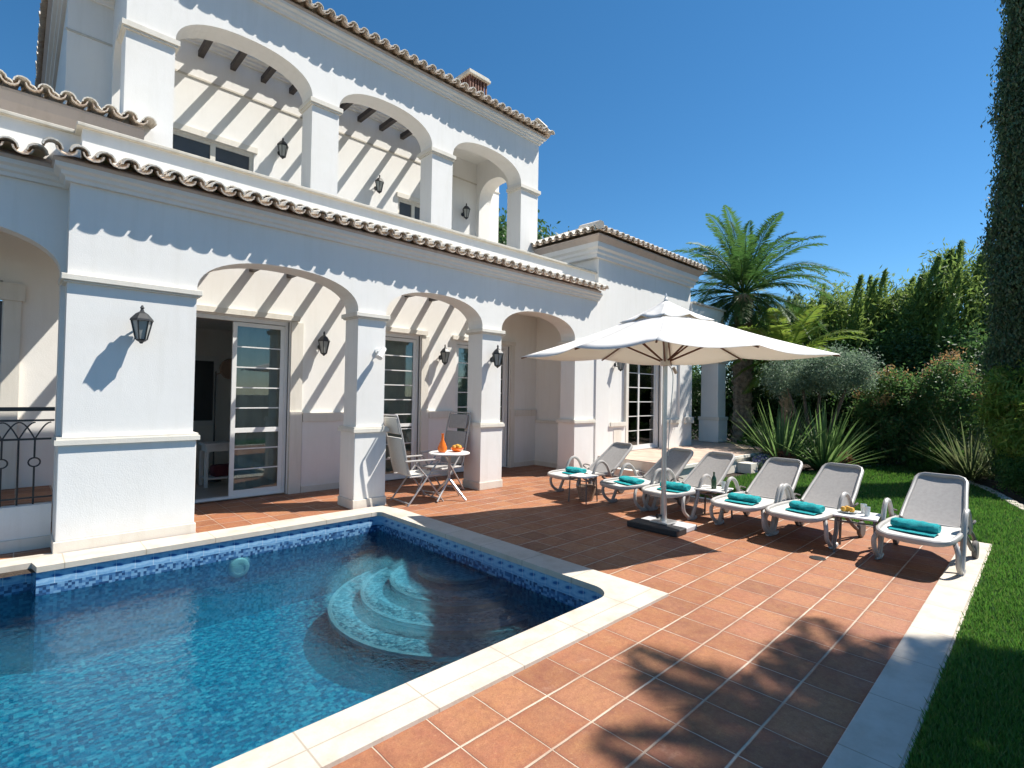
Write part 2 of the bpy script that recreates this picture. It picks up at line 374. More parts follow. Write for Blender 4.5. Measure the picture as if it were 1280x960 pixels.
def copy_tree(o, parent=None):
    c = o.copy(); COL.objects.link(c); c.parent = parent
    for ch in [x for x in D.objects if x.parent == o]: copy_tree(ch, c)
    return c
def np_mesh(name, V, nper, mat, parent=None, off=None):
    """V: (count, nper, 3) polygons"""
    V = np.asarray(V, dtype=np.float32)
    if parent is not None:
        w_ = WORLD.get(parent.name, Vector((0, 0, 0))); V = V-np.array([w_.x, w_.y, w_.z], dtype=np.float32)
    c = V.shape[0]; me = D.meshes.new(name)
    me.vertices.add(c*nper); me.vertices.foreach_set('co', V.reshape(-1))
    me.loops.add(c*nper); me.loops.foreach_set('vertex_index', np.arange(c*nper, dtype=np.int32))
    me.polygons.add(c); me.polygons.foreach_set('loop_start', np.arange(c, dtype=np.int32)*nper)
    try: me.polygons.foreach_set('loop_total', np.full(c, nper, dtype=np.int32))
    except Exception: pass
    me.materials.append(MAT[mat]); me.update(calc_edges=True)
    ob = D.objects.new(name, me); COL.objects.link(ob)
    if parent is not None: ob.parent = parent
    return ob
def unit(n):
    v = rng.normal(size=(n, 3)); return v/np.linalg.norm(v, axis=1, keepdims=True)
def leaves(P, L, W, axis=None, spread=1.0, jitter=.35):
    """diamond leaves at points P, length L, width W, long axis biased to `axis`"""
    n = len(P); d = unit(n)*spread
    if axis is not None: d = d+axis
    d /= np.linalg.norm(d, axis=1, keepdims=True)
    s_ = np.cross(d, unit(n)); s_ /= np.linalg.norm(s_, axis=1, keepdims=True)+1e-9
    l = L*(1+jitter*rng.uniform(-1, 1, (n, 1))); wd = W*(1+jitter*rng.uniform(-1, 1, (n, 1)))
    return np.stack([P-d*l*.5, P+s_*wd*.5, P+d*l*.5, P-s_*wd*.5], axis=1)

# ============================================================ GROUND
g = MB(); g.quad((-150, -150, -.03), (300, -150, -.03), (300, 2.4, -.03), (-150, 2.4, -.03))
g.quad((-150, 6.3, -.03), (300, 6.3, -.03), (300, 250, -.03), (-150, 250, -.03))
g.quad((3.65, 2.4, -.03), (300, 2.4, -.03), (300, 6.3, -.03), (3.65, 6.3, -.03))
struct('ground', g, 'soil')
lawn_poly = [(-3, .44), (8.12, .44), (8.12, 4.62), (9.4, 4.62), (11.6, 4.35), (12.4, 3.95), (12.9, 3.62), (13.5, 3.2), (14.3, 3.3), (15.2, 3.0), (16.2, 2.62),
             (16.3, 2.2), (15.9, 1.95), (15.05, 1.70), (14.1, 1.28), (13.1, .82), (12.0, .50), (10.9, .20), (9.5, -.35), (8.0, -.95), (6, -1.6), (2, -2.6), (-3, -3)]
g = MB(); g.quad(*[(x, y, -.012) for x, y in lawn_poly]); struct('lawn', g, 'lawn')

def inside(px, py, poly):
    r = np.zeros(len(px), bool); n = len(poly); j = n-1
    for i in range(n):
        xi, yi = poly[i]; xj, yj = poly[j]
        c = ((yi > py) != (yj > py)) & (px < (xj-xi)*(py-yi)/(yj-yi+1e-12)+xi); r ^= c; j = i
    return r
# grass blades: denser near the viewer
d_ = 1.0*np.exp(rng.uniform(0, math.log(17.5), 620000)); az = rng.uniform(math.radians(-8), math.radians(32), len(d_))
gx_, gy_ = d_*np.cos(az), d_*np.sin(az)
k = inside(gx_, gy_, lawn_poly) & (np.hypot(gx_, gy_) < 17.5); gx_, gy_, d_ = gx_[k], gy_[k], d_[k]
n = len(gx_); h_ = rng.uniform(.022, .05, n)*(1+d_*.05); th = rng.uniform(0, 2*PI, n); wd = .0028*(1+d_*.45)
lx, ly = rng.normal(0, .016, n), rng.normal(0, .016, n)
V = np.stack([np.stack([gx_-np.cos(th)*wd, gy_-np.sin(th)*wd, np.full(n, -.012)], 1),
              np.stack([gx_+np.cos(th)*wd, gy_+np.sin(th)*wd, np.full(n, -.012)], 1),
              np.stack([gx_+lx, gy_+ly, -.012+h_], 1)], 1)
tag(np_mesh('grass', V, 3, 'grass'), 'short green lawn grass beside the terrace', 'grass', kind='stuff')

# patio
p = MB()
for x0, x1, y0, y1 in [(-3, 3.92, .70, 2.18), (3.92, 8.0, .70, 6.72), (8.0, 9.0, 4.62, 6.72), (-.2, 3.92, 6.56, 8.45), (3.92, 9.0, 6.72, 8.45)]:
    p.quad((x0, y0, 0), (x1, y0, 0), (x1, y1, 0), (x0, y1, 0))
p.box(8.0, 9.0, 4.60, 4.62, -.03, -.002)
struct('patio', p, 'paving')
k = MB(); k.box(-3, 8.12, .445, .70, -.04, .012); k.box(8.0, 8.12, .702, 4.62, -.04, .012)
struct('patio_edging', k, 'coping', bevel=.006)

# pool
def arc(cx, cy, r, a0, a1, n=8): return [(cx+r*math.cos(a0+(a1-a0)*i/n), cy+r*math.sin(a0+(a1-a0)*i/n)) for i in range(n+1)]
inner = [(-3.2, 2.485)]+arc(3.40, 2.685, .20, -PI/2, 0)+arc(3.52, 6.19, .08, 0, PI/2, 5)+[(.18, 6.27), (.15, 6.46), (-3.2, 6.46)]
outer = [(-3.2, 2.17)]+[(3.4, 2.17)]*4+[(3.915, 2.17)]*2+[(3.915, 2.685)]*3+[(3.90, 6.19)]*3+[(3.80, 6.60)]*3+[(.34, 6.64), (.32, 6.72), (-3.2, 7.06)]
outer[1:10] = [(3.4, 2.17), (3.6, 2.17), (3.75, 2.17), (3.915, 2.17), (3.915, 2.17), (3.915, 2.25), (3.915, 2.4), (3.915, 2.5), (3.915, 2.685)]
c = MB(); ni = len(inner)
for zt, zb in ((.022, -.03),):
    for i in range(ni-1):
        A, B, Cc, Dd = inner[i], inner[i+1], outer[i+1], outer[i]
        c.quad((*A, zt), (*Dd, zt), (*Cc, zt), (*B, zt))
        c.quad((*A, zt), (*B, zt), (*B, zb), (*A, zb)); c.quad((*Dd, zt), (*Dd, zb), (*Cc, zb), (*Cc, zt))
        c.quad((*A, zb), (*B, zb), (*Cc, zb), (*Dd, zb))
struct('pool_coping', c, 'coping')
def off(pts, d):
    r = []
    for x, y in pts: r.append((x+(d if x > 3 else 0), y+(-d if y < 4 else d)))
    return r
wl = off(inner, .025)
zb = -.92
b = MB()
for i in range(ni-1):
    A, B = wl[i], wl[i+1]
    b.m = 0; b.quad((*A, -.02), (*A, -.155), (*B, -.155), (*B, -.02))
    b.m = 1; b.quad((*A, -.155), (*A, zb), (*B, zb), (*B, -.155))
b.m = 2; b.quad(*[(x, y, zb) for x, y in wl])
struct('pool_basin', b, ['frieze', 'mosaic_wall', 'mosaic'])
wt = MB(); wt.quad(*[(x, y, -.245) for x, y in off(inner, .026)]); struct('pool_water', wt, 'water')
st = MB()
cxs, cys = 3.626, 4.55
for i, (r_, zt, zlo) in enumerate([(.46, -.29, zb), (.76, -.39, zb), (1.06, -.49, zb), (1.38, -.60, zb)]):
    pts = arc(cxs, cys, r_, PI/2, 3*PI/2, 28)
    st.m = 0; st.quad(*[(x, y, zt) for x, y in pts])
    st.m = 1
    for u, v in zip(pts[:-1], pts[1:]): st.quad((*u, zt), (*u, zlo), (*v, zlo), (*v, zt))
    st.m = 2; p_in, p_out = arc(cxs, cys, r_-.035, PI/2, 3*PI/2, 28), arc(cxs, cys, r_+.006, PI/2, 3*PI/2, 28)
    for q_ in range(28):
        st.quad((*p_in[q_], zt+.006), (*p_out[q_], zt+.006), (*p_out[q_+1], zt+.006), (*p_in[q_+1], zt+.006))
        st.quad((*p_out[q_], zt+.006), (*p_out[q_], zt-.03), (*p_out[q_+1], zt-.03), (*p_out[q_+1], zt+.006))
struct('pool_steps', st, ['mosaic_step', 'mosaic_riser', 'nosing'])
j = MB(); j.lathe([(.0, 0.012), (.06, .012), (.062, .02), (.09, .022), (.105, .012), (.11, .0)], (0, 0, 0), 20)
jet = j.build('pool_light', 'white_furniture', smooth=True); jet.rotation_euler = (PI/2, 0, 0); jet.location = (1.86, 6.293, -.36)
tag(jet, 'round pale pool light set in the far pool wall under water', 'pool light')
dr = MB(); dr.lathe([(.075, 0), (.075, .006), (.06, .008)], (6.0, 1.653, 0), 20)
tag(dr.build('drain_cover', 'iron'), 'small round dark drain cover set in the terracotta paving', 'drain cover')

# platform in front of the wing
p = MB(); p.m = 0; p.quad((9.0, 4.80, .35), (14.0, 4.80, .35), (14.9, 6.9, .35), (9.0, 6.9, .35)); p.quad((13.0, 6.9, .35), (14.9, 6.9, .35), (14.9, 10, .35), (13.0, 10, .35))
struct('terrace_platform', p, 'platform_stone')
p = MB(); p.box(9.0, 13.99, 4.81, 4.95, -.02, .343); p.box(9.0, 9.15, 4.95, 6.66, -.02, .343); p.box(8.75, 9.0, 5.6, 6.62, -.02, .175)
p.add([(13.99, 4.81, -.02), (14.89, 6.9, -.02), (14.80, 6.9, .343), (13.95, 4.86, .343)], [(0, 1, 2, 3)])
p.box(8.98, 13.9, 4.76, 4.81, .28, .347); p.box(11.6, 12.0, 4.5, 4.8, -.02, .2)
struct('platform_wall', p, 'trim', bevel=.006)

# ============================================================ VILLA
villa = thing('villa', 'white two storey villa with arched loggias and clay tile eaves behind the pool', 'house', (.35, 6.7, 0))
def archwall(mb, ops, l0, l1, t0, t1, z0, z1, spring, rise, axis='x', n=26, p_=2.25):
    def q(l, t, z): return (l, t, z) if axis == 'x' else (t, l, z)
    def bx(a_, b_, za, zb_):
        if axis == 'x': mb.box(a_, b_, t0, t1, za, zb_)
        else: mb.box(t0, t1, a_, b_, za, zb_)
    cur = l0
    for a_, b_ in ops:
        if a_ > cur+1e-6: bx(cur, a_, z0, z1)
        c_, hw = (a_+b_)/2, (b_-a_)/2
        xs = [c_-hw*math.cos(PI*i/n) for i in range(n+1)]
        zs = [spring+rise*max(0, 1-abs((x-c_)/hw)**p_)**(1/p_) for x in xs]
        for i in range(n):
            x0, x1, za, zb_ = xs[i], xs[i+1], zs[i], zs[i+1]
            mb.quad(q(x0, t0, za), q(x1, t0, zb_), q(x1, t0, z1), q(x0, t0, z1))
            mb.quad(q(x0, t1, za), q(x0, t1, z1), q(x1, t1, z1), q(x1, t1, zb_))
            mb.quad(q(x0, t0, za), q(x0, t1, za), q(x1, t1, zb_), q(x1, t0, zb_))
            mb.quad(q(x0, t0, z1), q(x1, t0, z1), q(x1, t1, z1), q(x0, t1, z1))
        cur = b_
    if l1 > cur+1e-6: bx(cur, l1, z0, z1)

# --- lower arcade
def one(name, mat_, *bx, parent=None, bevel=0):
    m_ = MB(); m_.box(*bx); return m_.build(name, mat_, parent or villa, bevel=bevel)
Y0, Y1 = 6.70, 7.08
aw = MB()
archwall(aw, [(1.46, 3.44), (3.87, 5.73), (6.17, 8.22)], .345, 8.98, Y0, Y1, 0, 3.72, 2.76, .44)
archwall(aw, [(-1.62, .31)], -2.6, .345, 6.98, 7.20, .0, 3.72, 2.78, .44)
aw.build('arcade_wall', 'wall', villa)
for (a_, b_, full) in [(.345, 1.46, 1), (3.44, 3.87, 1), (5.73, 6.17, 1), (8.22, 8.80, 0)]:
    pl = MB()
    pl.box(a_-.03, b_+.03, Y0-.03, Y1+.03, .13, 1.065)
    ob = pl.build('pillar', 'wall', villa, bevel=.006)
    t_ = MB(); t_.box(a_-.06, b_+.06, Y0-.06, Y1+.06, 1.065, 1.115); t_.box(a_-.045, b_+.045, Y0-.045, Y1+.045, 1.115, 1.14); t_.build('moulding', 'trim', ob)
    t_ = MB(); t_.box(a_-.045, b_+.045, Y0-.045, Y1+.045, 0, .13); t_.build('plinth', 'trim', ob, bevel=.006)
    t_ = MB(); t_.box(a_-.05, b_+.05, Y0-.05, Y1+.05, 2.69, 2.75); t_.box(a_-.03, b_+.03, Y0-.03, Y1+.03, 2.67, 2.69); t_.build('capital', 'trim', ob, bevel=.006)
# cornice along the lower eave with returns
def cornice(z, k=1.0): return [(-.02, z), (.04*k, z), (.045*k, z+.035), (.075*k, z+.05), (.08*k, z+.085), (.12*k, z+.105), (.125*k, z+.145), (-.02, z+.145)]
cn = MB(); cn.sweep(cornice(3.66), [((-2.6, 6.98), (0, -1)), ((.345, 6.98), (-1, -1)), ((.345, Y0), (-1, -1)), ((8.98, Y0), (0, -1))])
cn.build('cornice', 'wall', villa)
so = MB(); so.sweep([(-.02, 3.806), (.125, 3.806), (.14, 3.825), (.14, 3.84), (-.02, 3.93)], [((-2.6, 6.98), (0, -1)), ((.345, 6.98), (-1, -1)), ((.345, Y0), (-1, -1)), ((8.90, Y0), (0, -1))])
so.build('soffit', 'soffit', villa)

def tiles(mb, A, B, up, length, pitch=.2, r=.078, course=.36, flip=False, under=True):
    """rows of half round covers (slot 0) and channels (slot 1) on a slope from eave line A-B running along `up`"""
    A, B, up = Vector(A), Vector(B), Vector(up).normalized(); run = (B-A); Ln = run.length; run.normalize()
    nr = run.cross(up).normalized()
    if nr.z < 0: nr = -nr
    k = max(1, round(Ln/pitch)); pt = Ln/k; seg = 6
    for i in range(k+1):
        for kind in (0, 1):
            s_ = (i+(.5 if kind else 0))*pt
            if s_ > Ln+.01: continue
            ln = length(s_/Ln) if callable(length) else length
            if ln < .08: continue
            c_ = A+run*s_; nc = max(1, math.ceil(ln/course)); cl_ = ln/nc
            jx = random.uniform(-.012, .012)
            for j_ in range(nc):
                b0 = c_+up*(j_*cl_+jx)+nr*(.004*random.random()); b1 = c_+up*((j_+1)*cl_+.05)
                ra, rb = r*(1+.06*random.uniform(-1, 1)), r*.86
                th_ = .014
                mb.m = kind; vs = []
                for (bb, rr, lift) in ((b0, ra, .028), (b1, rb, 0)):
                    nv = (nr*.45+Vector((0, 0, .55))).normalized() if (j_ == 0 and bb is b0) else nr
                    for rad in (rr, rr-th_):
                        for q in range(seg+1):
                            an = PI*q/seg; hh = math.sin(an)*rad*.95; ww = math.cos(an)*rad
                            if kind: vs.append(bb+run*ww*1.05+nv*(-hh*.95+.045+lift*.4))
                            else: vs.append(bb+run*ww+nv*(hh+.01+lift))
                m_ = seg+1; fs = []
                for q in range(seg):
                    fs += [(q, q+1, 2*m_+q+1, 2*m_+q), (m_+q, 3*m_+q, 3*m_+q+1, m_+q+1), (q, m_+q, m_+q+1, q+1), (2*m_+q, 2*m_+q+1, 3*m_+q+1, 3*m_+q)]
                mb.add(vs, fs)
    mb.m = 1
    return mb
ev = MB()
tiles(ev, (.20, 6.465, 3.85), (8.95, 6.465, 3.85), (0, 1, .38), .46)
tiles(ev, (-2.6, 6.745, 3.85), (.10, 6.745, 3.85), (0, 1, .38), .46)
ev.build('eave_tiles', ['tile_cover', 'tile_channel'], villa, smooth=True)
pp = MB(); pp.box(.43, 9.0, 6.80, 7.14, 3.7201, 4.27); pp.box(-2.6, .43, 7.05, 7.35, 3.7201, 4.27)
pp.build('parapet', 'wall', villa)
cp = MB(); cp.box(.38, 9.0, 6.75, 7.20, 4.27, 4.31); cp.box(-2.6, .38, 7.0, 7.4, 4.27, 4.31); cp.build('parapet_cap', 'cap', villa, bevel=.008)
# --- recessed bay left: low wall, raised floor
lw = MB(); lw.box(-2.6, .30, 7.08, 7.28, .12, .44); lw.build('low_wall', 'wall', villa)
lw = MB(); lw.box(-2.6, .31, 7.06, 7.30, 0, .119); lw.build('low_wall_base', 'trim', villa)
fl = MB(); fl.quad((-2.6, 7.2, .445), (.34, 7.2, .445), (.34, 8.36, .445), (-2.6, 8.36, .445)); fl.build('balcony_floor', 'paving', villa)
# --- back wall of lower loggia with openings
doors = [(1.15, 3.12, .02, 2.72), (4.50, 5.58, .02, 2.72), (6.45, 7.95, .02, 2.70)]
bw = MB(); YB0, YB1 = 8.36, 8.60; cur = .60
for x0, x1, z0, z1 in doors:
    bw.box(cur, x0, YB0, YB1, 0, 3.9); bw.box(x0, x1, YB0, YB1, z1, 3.9); cur = x1
bw.box(cur, 9.0, YB0, YB1, 0, 3.9)
bw.box(-.13+0, .60, YB0, YB1, 0, 3.9); bw.box(-2.6, -.13, YB0, YB1, 2.85, 3.9)
bw.box(8.82, 9.0, 7.08, YB0, 0, 3.72)
bw.build('loggia_wall', 'wall_in', villa)
for a_, b_ in [(.64, 1.10), (3.34, 4.42), (5.78, 6.38), (8.1, 8.79)]:
    one('dado', 'wall', a_, b_, 8.32, 8.358, .10, 1.14)
one('dado', 'wall', 8.78, 8.818, 7.12, 8.32, .10, .98)
for a_, b_ in [(.64, 1.10), (3.34, 4.42), (5.78, 6.38), (8.1, 8.78)]:
    one('dado_rail', 'trim', a_, b_, 8.295, 8.357, 1.14, 1.28); one('skirting', 'trim', a_, b_, 8.30, 8.357, 0, .10)
one('dado_rail', 'trim', 8.755, 8.815, 7.12, 8.30, .98, 1.05); one('skirting', 'trim', 8.76, 8.815, 7.12, 8.30, 0, .10)
for a_, b_ in [(3.14, 3.33), (5.60, 5.77), (7.97, 8.09)]:
    dt = MB(); dt.box(a_, b_, 8.30, 8.356, 0, 1.3); dt.box(a_+.002, b_-.002, 8.325, 8.354, 1.3, 2.72); dt.build('door_jamb', 'trim', villa)
for x0, x1, z0, z1 in doors: one('door_lintel', 'trim', x0-.12, x1+.14, 8.30, 8.352, z1+.02, z1+.10)
one('door_jamb', 'trim', -.12, .03, 8.29, 8.352, .45, 2.62); one('door_lintel', 'trim', -2.6, .06, 8.27, 8.352, 2.621, 2.82)
bms = []
for i, x in enumerate([1.45, 2.0, 2.54, 3.09, 3.63, 4.19, 4.72, 5.25, 5.80, 6.38, 6.97]):
    b_ = MB(); b_.box(x-.04, x+.04, 7.08, 8.36, 3.42, 3.53); b_.build('pergola_beam', 'dark_wood', villa)
sl = MB(); sl.box(7.35, 8.82, 7.08, 8.36, 3.44, 3.60); sl.build('loggia_ceiling', 'wall_in', villa)
sl = MB(); sl.box(-2.6, .95, 7.2, 8.36, 3.44, 3.60); sl.build('bay_ceiling', 'wall_in', villa)

def sliding_door(x0, x1, z0, z1, y, panels, rows=8, mid=None, parent=villa, dark=True):
    """panels: list of (x0,x1,y offset)"""
    fr = MB(); fr.box(x0, x0+.05, y, y+.10, z0, z1); fr.box(x1-.05, x1, y, y+.10, z0, z1); fr.box(x0+.05, x1-.05, y, y+.10, z1-.06, z1); fr.box(x0+.05, x1-.05, y, y+.10, z0, z0+.03)
    d = fr.build('sliding_door', 'white_frame', parent)
    if dark:
        f2 = MB(); f2.box(x1-.004, x1+.02, y-.03, y+.12, z0, z1); f2.build('door_track', 'dark_frame', d)
    for a_, b_, o_ in panels:
        s_ = MB(); yy0, yy1 = y+.02+o_, y+.055+o_
        s_.box(a_, a_+.06, yy0, yy1, z0+.03, z1-.07); s_.box(b_-.06, b_, yy0, yy1, z0+.03, z1-.07)
        s_.box(a_+.06, b_-.06, yy0, yy1, z0+.03, z0+.11); s_.box(a_+.06, b_-.06, yy0, yy1, z1-.13, z1-.07)
        hh = (z1-.13-z0-.11)
        for r_ in range(1, rows): s_.box(a_+.06, b_-.06, yy0+.006, yy1-.006, z0+.11+hh*r_/rows-.009, z0+.11+hh*r_/rows+.009)
        if mid: s_.box(a_+.06, b_-.06, yy0+.004, yy1-.004, mid-.03, mid+.03)
        s_.build('door_leaf', 'white_frame', d)
        gl_ = MB(); gl_.box(a_+.06, b_-.06, yy0+.014, yy0+.020, z0+.11, z1-.13); gl_.build('pane', 'glass', d)
    return d
def curtain(x0, x1, y, z0, z1, parent=villa, mat='curtain'):
    c_ = MB(); nn = int((x1-x0)/.03)
    for i in range(nn):
        xa, xb = x0+(x1-x0)*i/nn, x0+(x1-x0)*(i+1)/nn
        ya, yb = y+.018*math.sin(i*.9)+.01*math.sin(i*.37), y+.018*math.sin((i+1)*.9)+.01*math.sin((i+1)*.37)
        c_.quad((xa, ya, z0), (xb, yb, z0), (xb, yb, z1), (xa, ya, z1))
    c_.build('curtain', mat, parent, smooth=True)
sliding_door(1.15, 3.12, .02, 2.72, 8.40, [(2.32, 3.07, .0), (1.2, 1.80, .04)], 8, 1.02)
curtain(2.42, 3.05, 8.56, .05, 2.62)
sliding_door(4.50, 5.58, .02, 2.72, 8.40, [(4.55, 5.53, 0)], 9, 1.02)
curtain(4.55, 5.53, 8.56, .05, 2.62)
sliding_door(6.45, 7.95, .02, 2.70, 8.40, [(6.50, 7.22, 0), (7.18, 7.90, .03)], 8)
curtain(6.5, 7.9, 8.57, .05, 2.6)
# living room seen through the open door
rm = MB(); 
rm.box(.62, 4.0, 11.8, 11.9, 0, 2.95); rm.box(.52, .62, 8.6, 8.8, 0, 2.95); rm.box(.52, .62, 10.2, 11.9, 0, 2.95); rm.box(.52, .62, 8.8, 10.2, 2.6, 2.95); rm.box(.52, .62, 8.8, 10.2, 0, .3); rm.box(4.0, 4.1, 8.6, 8.9, 0, 2.95); rm.box(4.0, 4.1, 8.9, 11.9, 2.6, 2.95); rm.box(4.0, 4.1, 11.6, 11.9, 0, 2.95); rm.box(.62, 4.0, 8.6, 11.8, 2.85, 2.95)  # unseen side wall openings added to bring more daylight into the room
rm.build('living_room_wall', 'wall_in', villa)
rf_ = MB(); rf_.quad((.62, 8.37, .015), (4.0, 8.37, .015), (4.0, 11.8, .015), (.62, 11.8, .015)); rf_.build('living_room_floor', 'room_floor', villa)
wf = MB(); wf.box(2.35, 2.43, 11.74, 11.8, .9, 2.3); wf.box(2.9, 2.98, 11.74, 11.8, .9, 2.3); wf.box(2.43, 2.9, 11.74, 11.8, 2.2, 2.3); wf.box(2.43, 2.9, 11.74, 11.8, .9, 1.0)
wf.build('room_window_frame', 'white_frame', villa)
wf = MB(); wf.box(2.43, 2.9, 11.77, 11.79, 1.0, 2.2); wf.build('room_window_blind', 'dark_frame', villa)

# dark door in recessed bay
rd = MB(); rd.box(-2.6, -.13, 8.42, 8.46, .45, 2.62); rd.build('bay_door', 'dark_frame', villa)

# --- roof terrace behind the parapet
rt = MB(); rt.box(-2.6, 9.0, 8.36, 10.0, 3.9001, 4.2); rt.build('balcony_slab', 'wall_in', villa)
# --- upper loggia
U0, U1 = 8.37, 8.77
uw = MB(); archwall(uw, [(1.48, 3.40), (3.86, 5.78), (6.28, 8.24)], .93, 8.80, U0, U1, 4.2, 7.62, 6.45, .49)
archwall(uw, [(8.85, 9.88)], U1, 10.0, 8.26, 8.64, 4.2, 7.62, 6.42, .46, 'y')
archwall(uw, [(8.85, 9.88)], U1, 10.0, .95, 1.33, 4.2, 7.62, 6.42, .46, 'y')
uw.build('upper_arcade_wall', 'wall', villa)
for a_, b_ in [(.93, 1.48), (3.40, 3.86), (5.78, 6.28), (8.24, 8.80)]:
    cc = MB(); cc.box(a_-.05, b_+.05, U0-.05, U1+.05, 6.37, 6.44); cc.box(a_-.03, b_+.03, U0-.03, U1+.03, 6.34, 6.37); cc.build('upper_capital', 'trim', villa)
for a_, b_ in [(1.48, 3.40), (3.86, 5.78), (6.28, 8.24)]: one('balcony_wall', 'wall', a_, b_, 8.46, 8.60, 4.2, 4.95)
cn = MB(); pth = [((.93, 10.0), (-1, 0)), ((.93, U0), (-1, -1)), ((8.80, U0), (1, -1)), ((8.80, 10.0), (1, 0))]
cn.sweep(cornice(7.55, 1.1), pth); cn.build('upper_cornice', 'wall', villa)
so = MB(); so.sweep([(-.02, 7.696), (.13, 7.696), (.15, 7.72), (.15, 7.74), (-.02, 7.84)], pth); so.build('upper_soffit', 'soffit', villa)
ut = MB()
tiles(ut, (.76, 8.10, 7.755), (8.98, 8.10, 7.755), (0, 1, .40), .50)
tiles(ut, (8.98, 9.0, 7.765), (.76, 9.0, 7.765), (0, -1, .40), .42)
tiles(ut, (9.03, 8.2, 7.765), (9.03, 9.95, 7.765), (-1, 0, .40), .5)
tiles(ut, (.70, 9.95, 7.765), (.70, 8.2, 7.765), (1, 0, .40), .5)
ut.m = 0; ut.tube([(.8, 8.57, 8.0), (8.9, 8.57, 8.0)], .09, 8)
ut.build('upper_eave_tiles', ['tile_cover', 'tile_channel'], villa, smooth=True)
for x in [1.64, 2.137, 2.635, 3.145, 3.651, 4.15, 4.6, 5.053, 5.558, 6.076, 6.604, 7.15]:
    b_ = MB(); b_.box(x-.042, x+.042, 8.77, 10.0, 7.28, 7.38); b_.build('upper_pergola_beam', 'dark_wood', villa)
sl = MB(); sl.box(7.3, 8.26, 8.77, 10.0, 7.40, 7.50); sl.build('upper_loggia_ceiling', 'wall_in', villa)
# --- main block
mbk = MB(); wins = [(1.72, 3.02, 4.9, 5.92), (6.02, 6.86, 4.9, 5.96)]
cur = .42
for x0, x1, z0, z1 in wins:
    mbk.box(cur, x0, 10.0, 10.25, 4.2, 7.6); mbk.box(x0, x1, 10.0, 10.25, z1, 7.6); mbk.box(x0, x1, 10.0, 10.25, 4.2, z0); cur = x1
mbk.box(cur, 9.03, 10.0, 10.25, 4.2, 7.6)
mbk.box(.42, .67, 10.25, 17, 0, 7.6); mbk.box(8.78, 9.03, 10.25, 17, 0, 7.6); mbk.box(.42, 9.03, 17, 17.25, 2.7, 7.6); mbk.box(.42, 9.03, 17, 17.25, 0, .3); mbk.box(.42, 1.2, 17, 17.25, .3, 2.7); mbk.box(8.2, 9.03, 17, 17.25, .3, 2.7)  # wide unseen gap added in the rear wall to feed daylight indoors
mbk.build('main_block_wall', 'wall', villa)
sc_ = MB(); sc_.box(.40, 9.05, 9.985, 10.0, 6.885, 6.915); sc_.build('string_course', 'cap', villa)
for x0, x1, z0, z1 in wins:
    f_ = MB(); f_.box(x0-.05, x1+.05, 9.95, 9.999, z1, z1+.10); m_ = (x0+x1)/2
    f_.box(x0, x0+.06, 10.04, 10.10, z0, z1); f_.box(x1-.06, x1, 10.04, 10.10, z0, z1); f_.box(m_-.04, m_+.04, 10.04, 10.10, z0, z1); f_.box(x0+.06, x1-.06, 10.045, 10.095, z1-.06, z1)
    wo = f_.build('window', 'trim', villa)
    g_ = MB(); g_.box(x0+.06, x1-.06, 10.07, 10.075, z0, z1-.06); g_.build('shutter', 'dark_frame', wo)
    g_ = MB(); g_.box(x0, x1, 10.2, 10.22, z0, z1); g_.build('blind', 'dark_frame', wo)
cn = MB(); pth = [((.42, 17.2), (-1, 0)), ((.42, 10.0), (-1, -1)), ((9.03, 10.0), (1, -1)), ((9.03, 17.2), (1, 0))]
cn.sweep(cornice(7.46, 1.2), pth); cn.build('main_cornice', 'wall', villa)
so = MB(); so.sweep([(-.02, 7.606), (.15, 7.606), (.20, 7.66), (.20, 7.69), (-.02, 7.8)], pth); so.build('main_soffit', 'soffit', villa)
mr = MB(); sl_ = .38
X0, X1, YA, YBk, ZE = .15, 9.30, 9.76, 17.4, 7.72; hw = (YBk-YA)/2; apx = (X0+hw, YA+hw, ZE+hw*sl_); apx2 = (X1-hw, YA+hw, ZE+hw*sl_)
mr.m = 1; mr.quad((X0, YA, ZE), (X1, YA, ZE), apx2, apx); mr.quad((X1, YA, ZE), (X1, YBk, ZE), apx2); mr.quad((X1, YBk, ZE), (X0, YBk, ZE), apx, apx2); mr.quad((X0, YBk, ZE), (X0, YA, ZE), apx)
tiles(mr, (X0, YA, ZE), (X1, YA, ZE), (0, 1, sl_), .7); tiles(mr, (X0, YBk, ZE), (X0, YA, ZE), (1, 0, sl_), .7); tiles(mr, (X1, YA, ZE), (X1, YBk, ZE), (-1, 0, sl_), .7)
mr.build('main_roof', ['tile_cover', 'tile_channel'], villa, smooth=True)
ch = MB(); cx_, cy_ = 8.80, 10.95
ch.box(cx_-.33, cx_+.33, cy_-.33, cy_+.33, 8.0, 9.2); chb = ch.build('chimney', 'wall', villa)
ch = MB(); ch.box(cx_-.24, cx_+.24, cy_-.24, cy_+.24, 9.2, 10.12)
for i in range(7):
    o_ = -.28+i*.093
    ch.box(cx_+o_-.022, cx_+o_+.022, cy_-.31, cy_-.27, 9.2, 10.12); ch.box(cx_-.31, cx_-.27, cy_+o_-.022, cy_+o_+.022, 9.2, 10.12)
ch.build('chimney_louvre', 'louvre', chb)
ch = MB(); ch.box(cx_-.38, cx_+.38, cy_-.38, cy_+.38, 10.12, 10.19); ch.box(cx_-.35, cx_+.35, cy_-.35, cy_+.35, 10.19, 10.25)
ch.build('chimney_cap', 'cap', chb, bevel=.01)
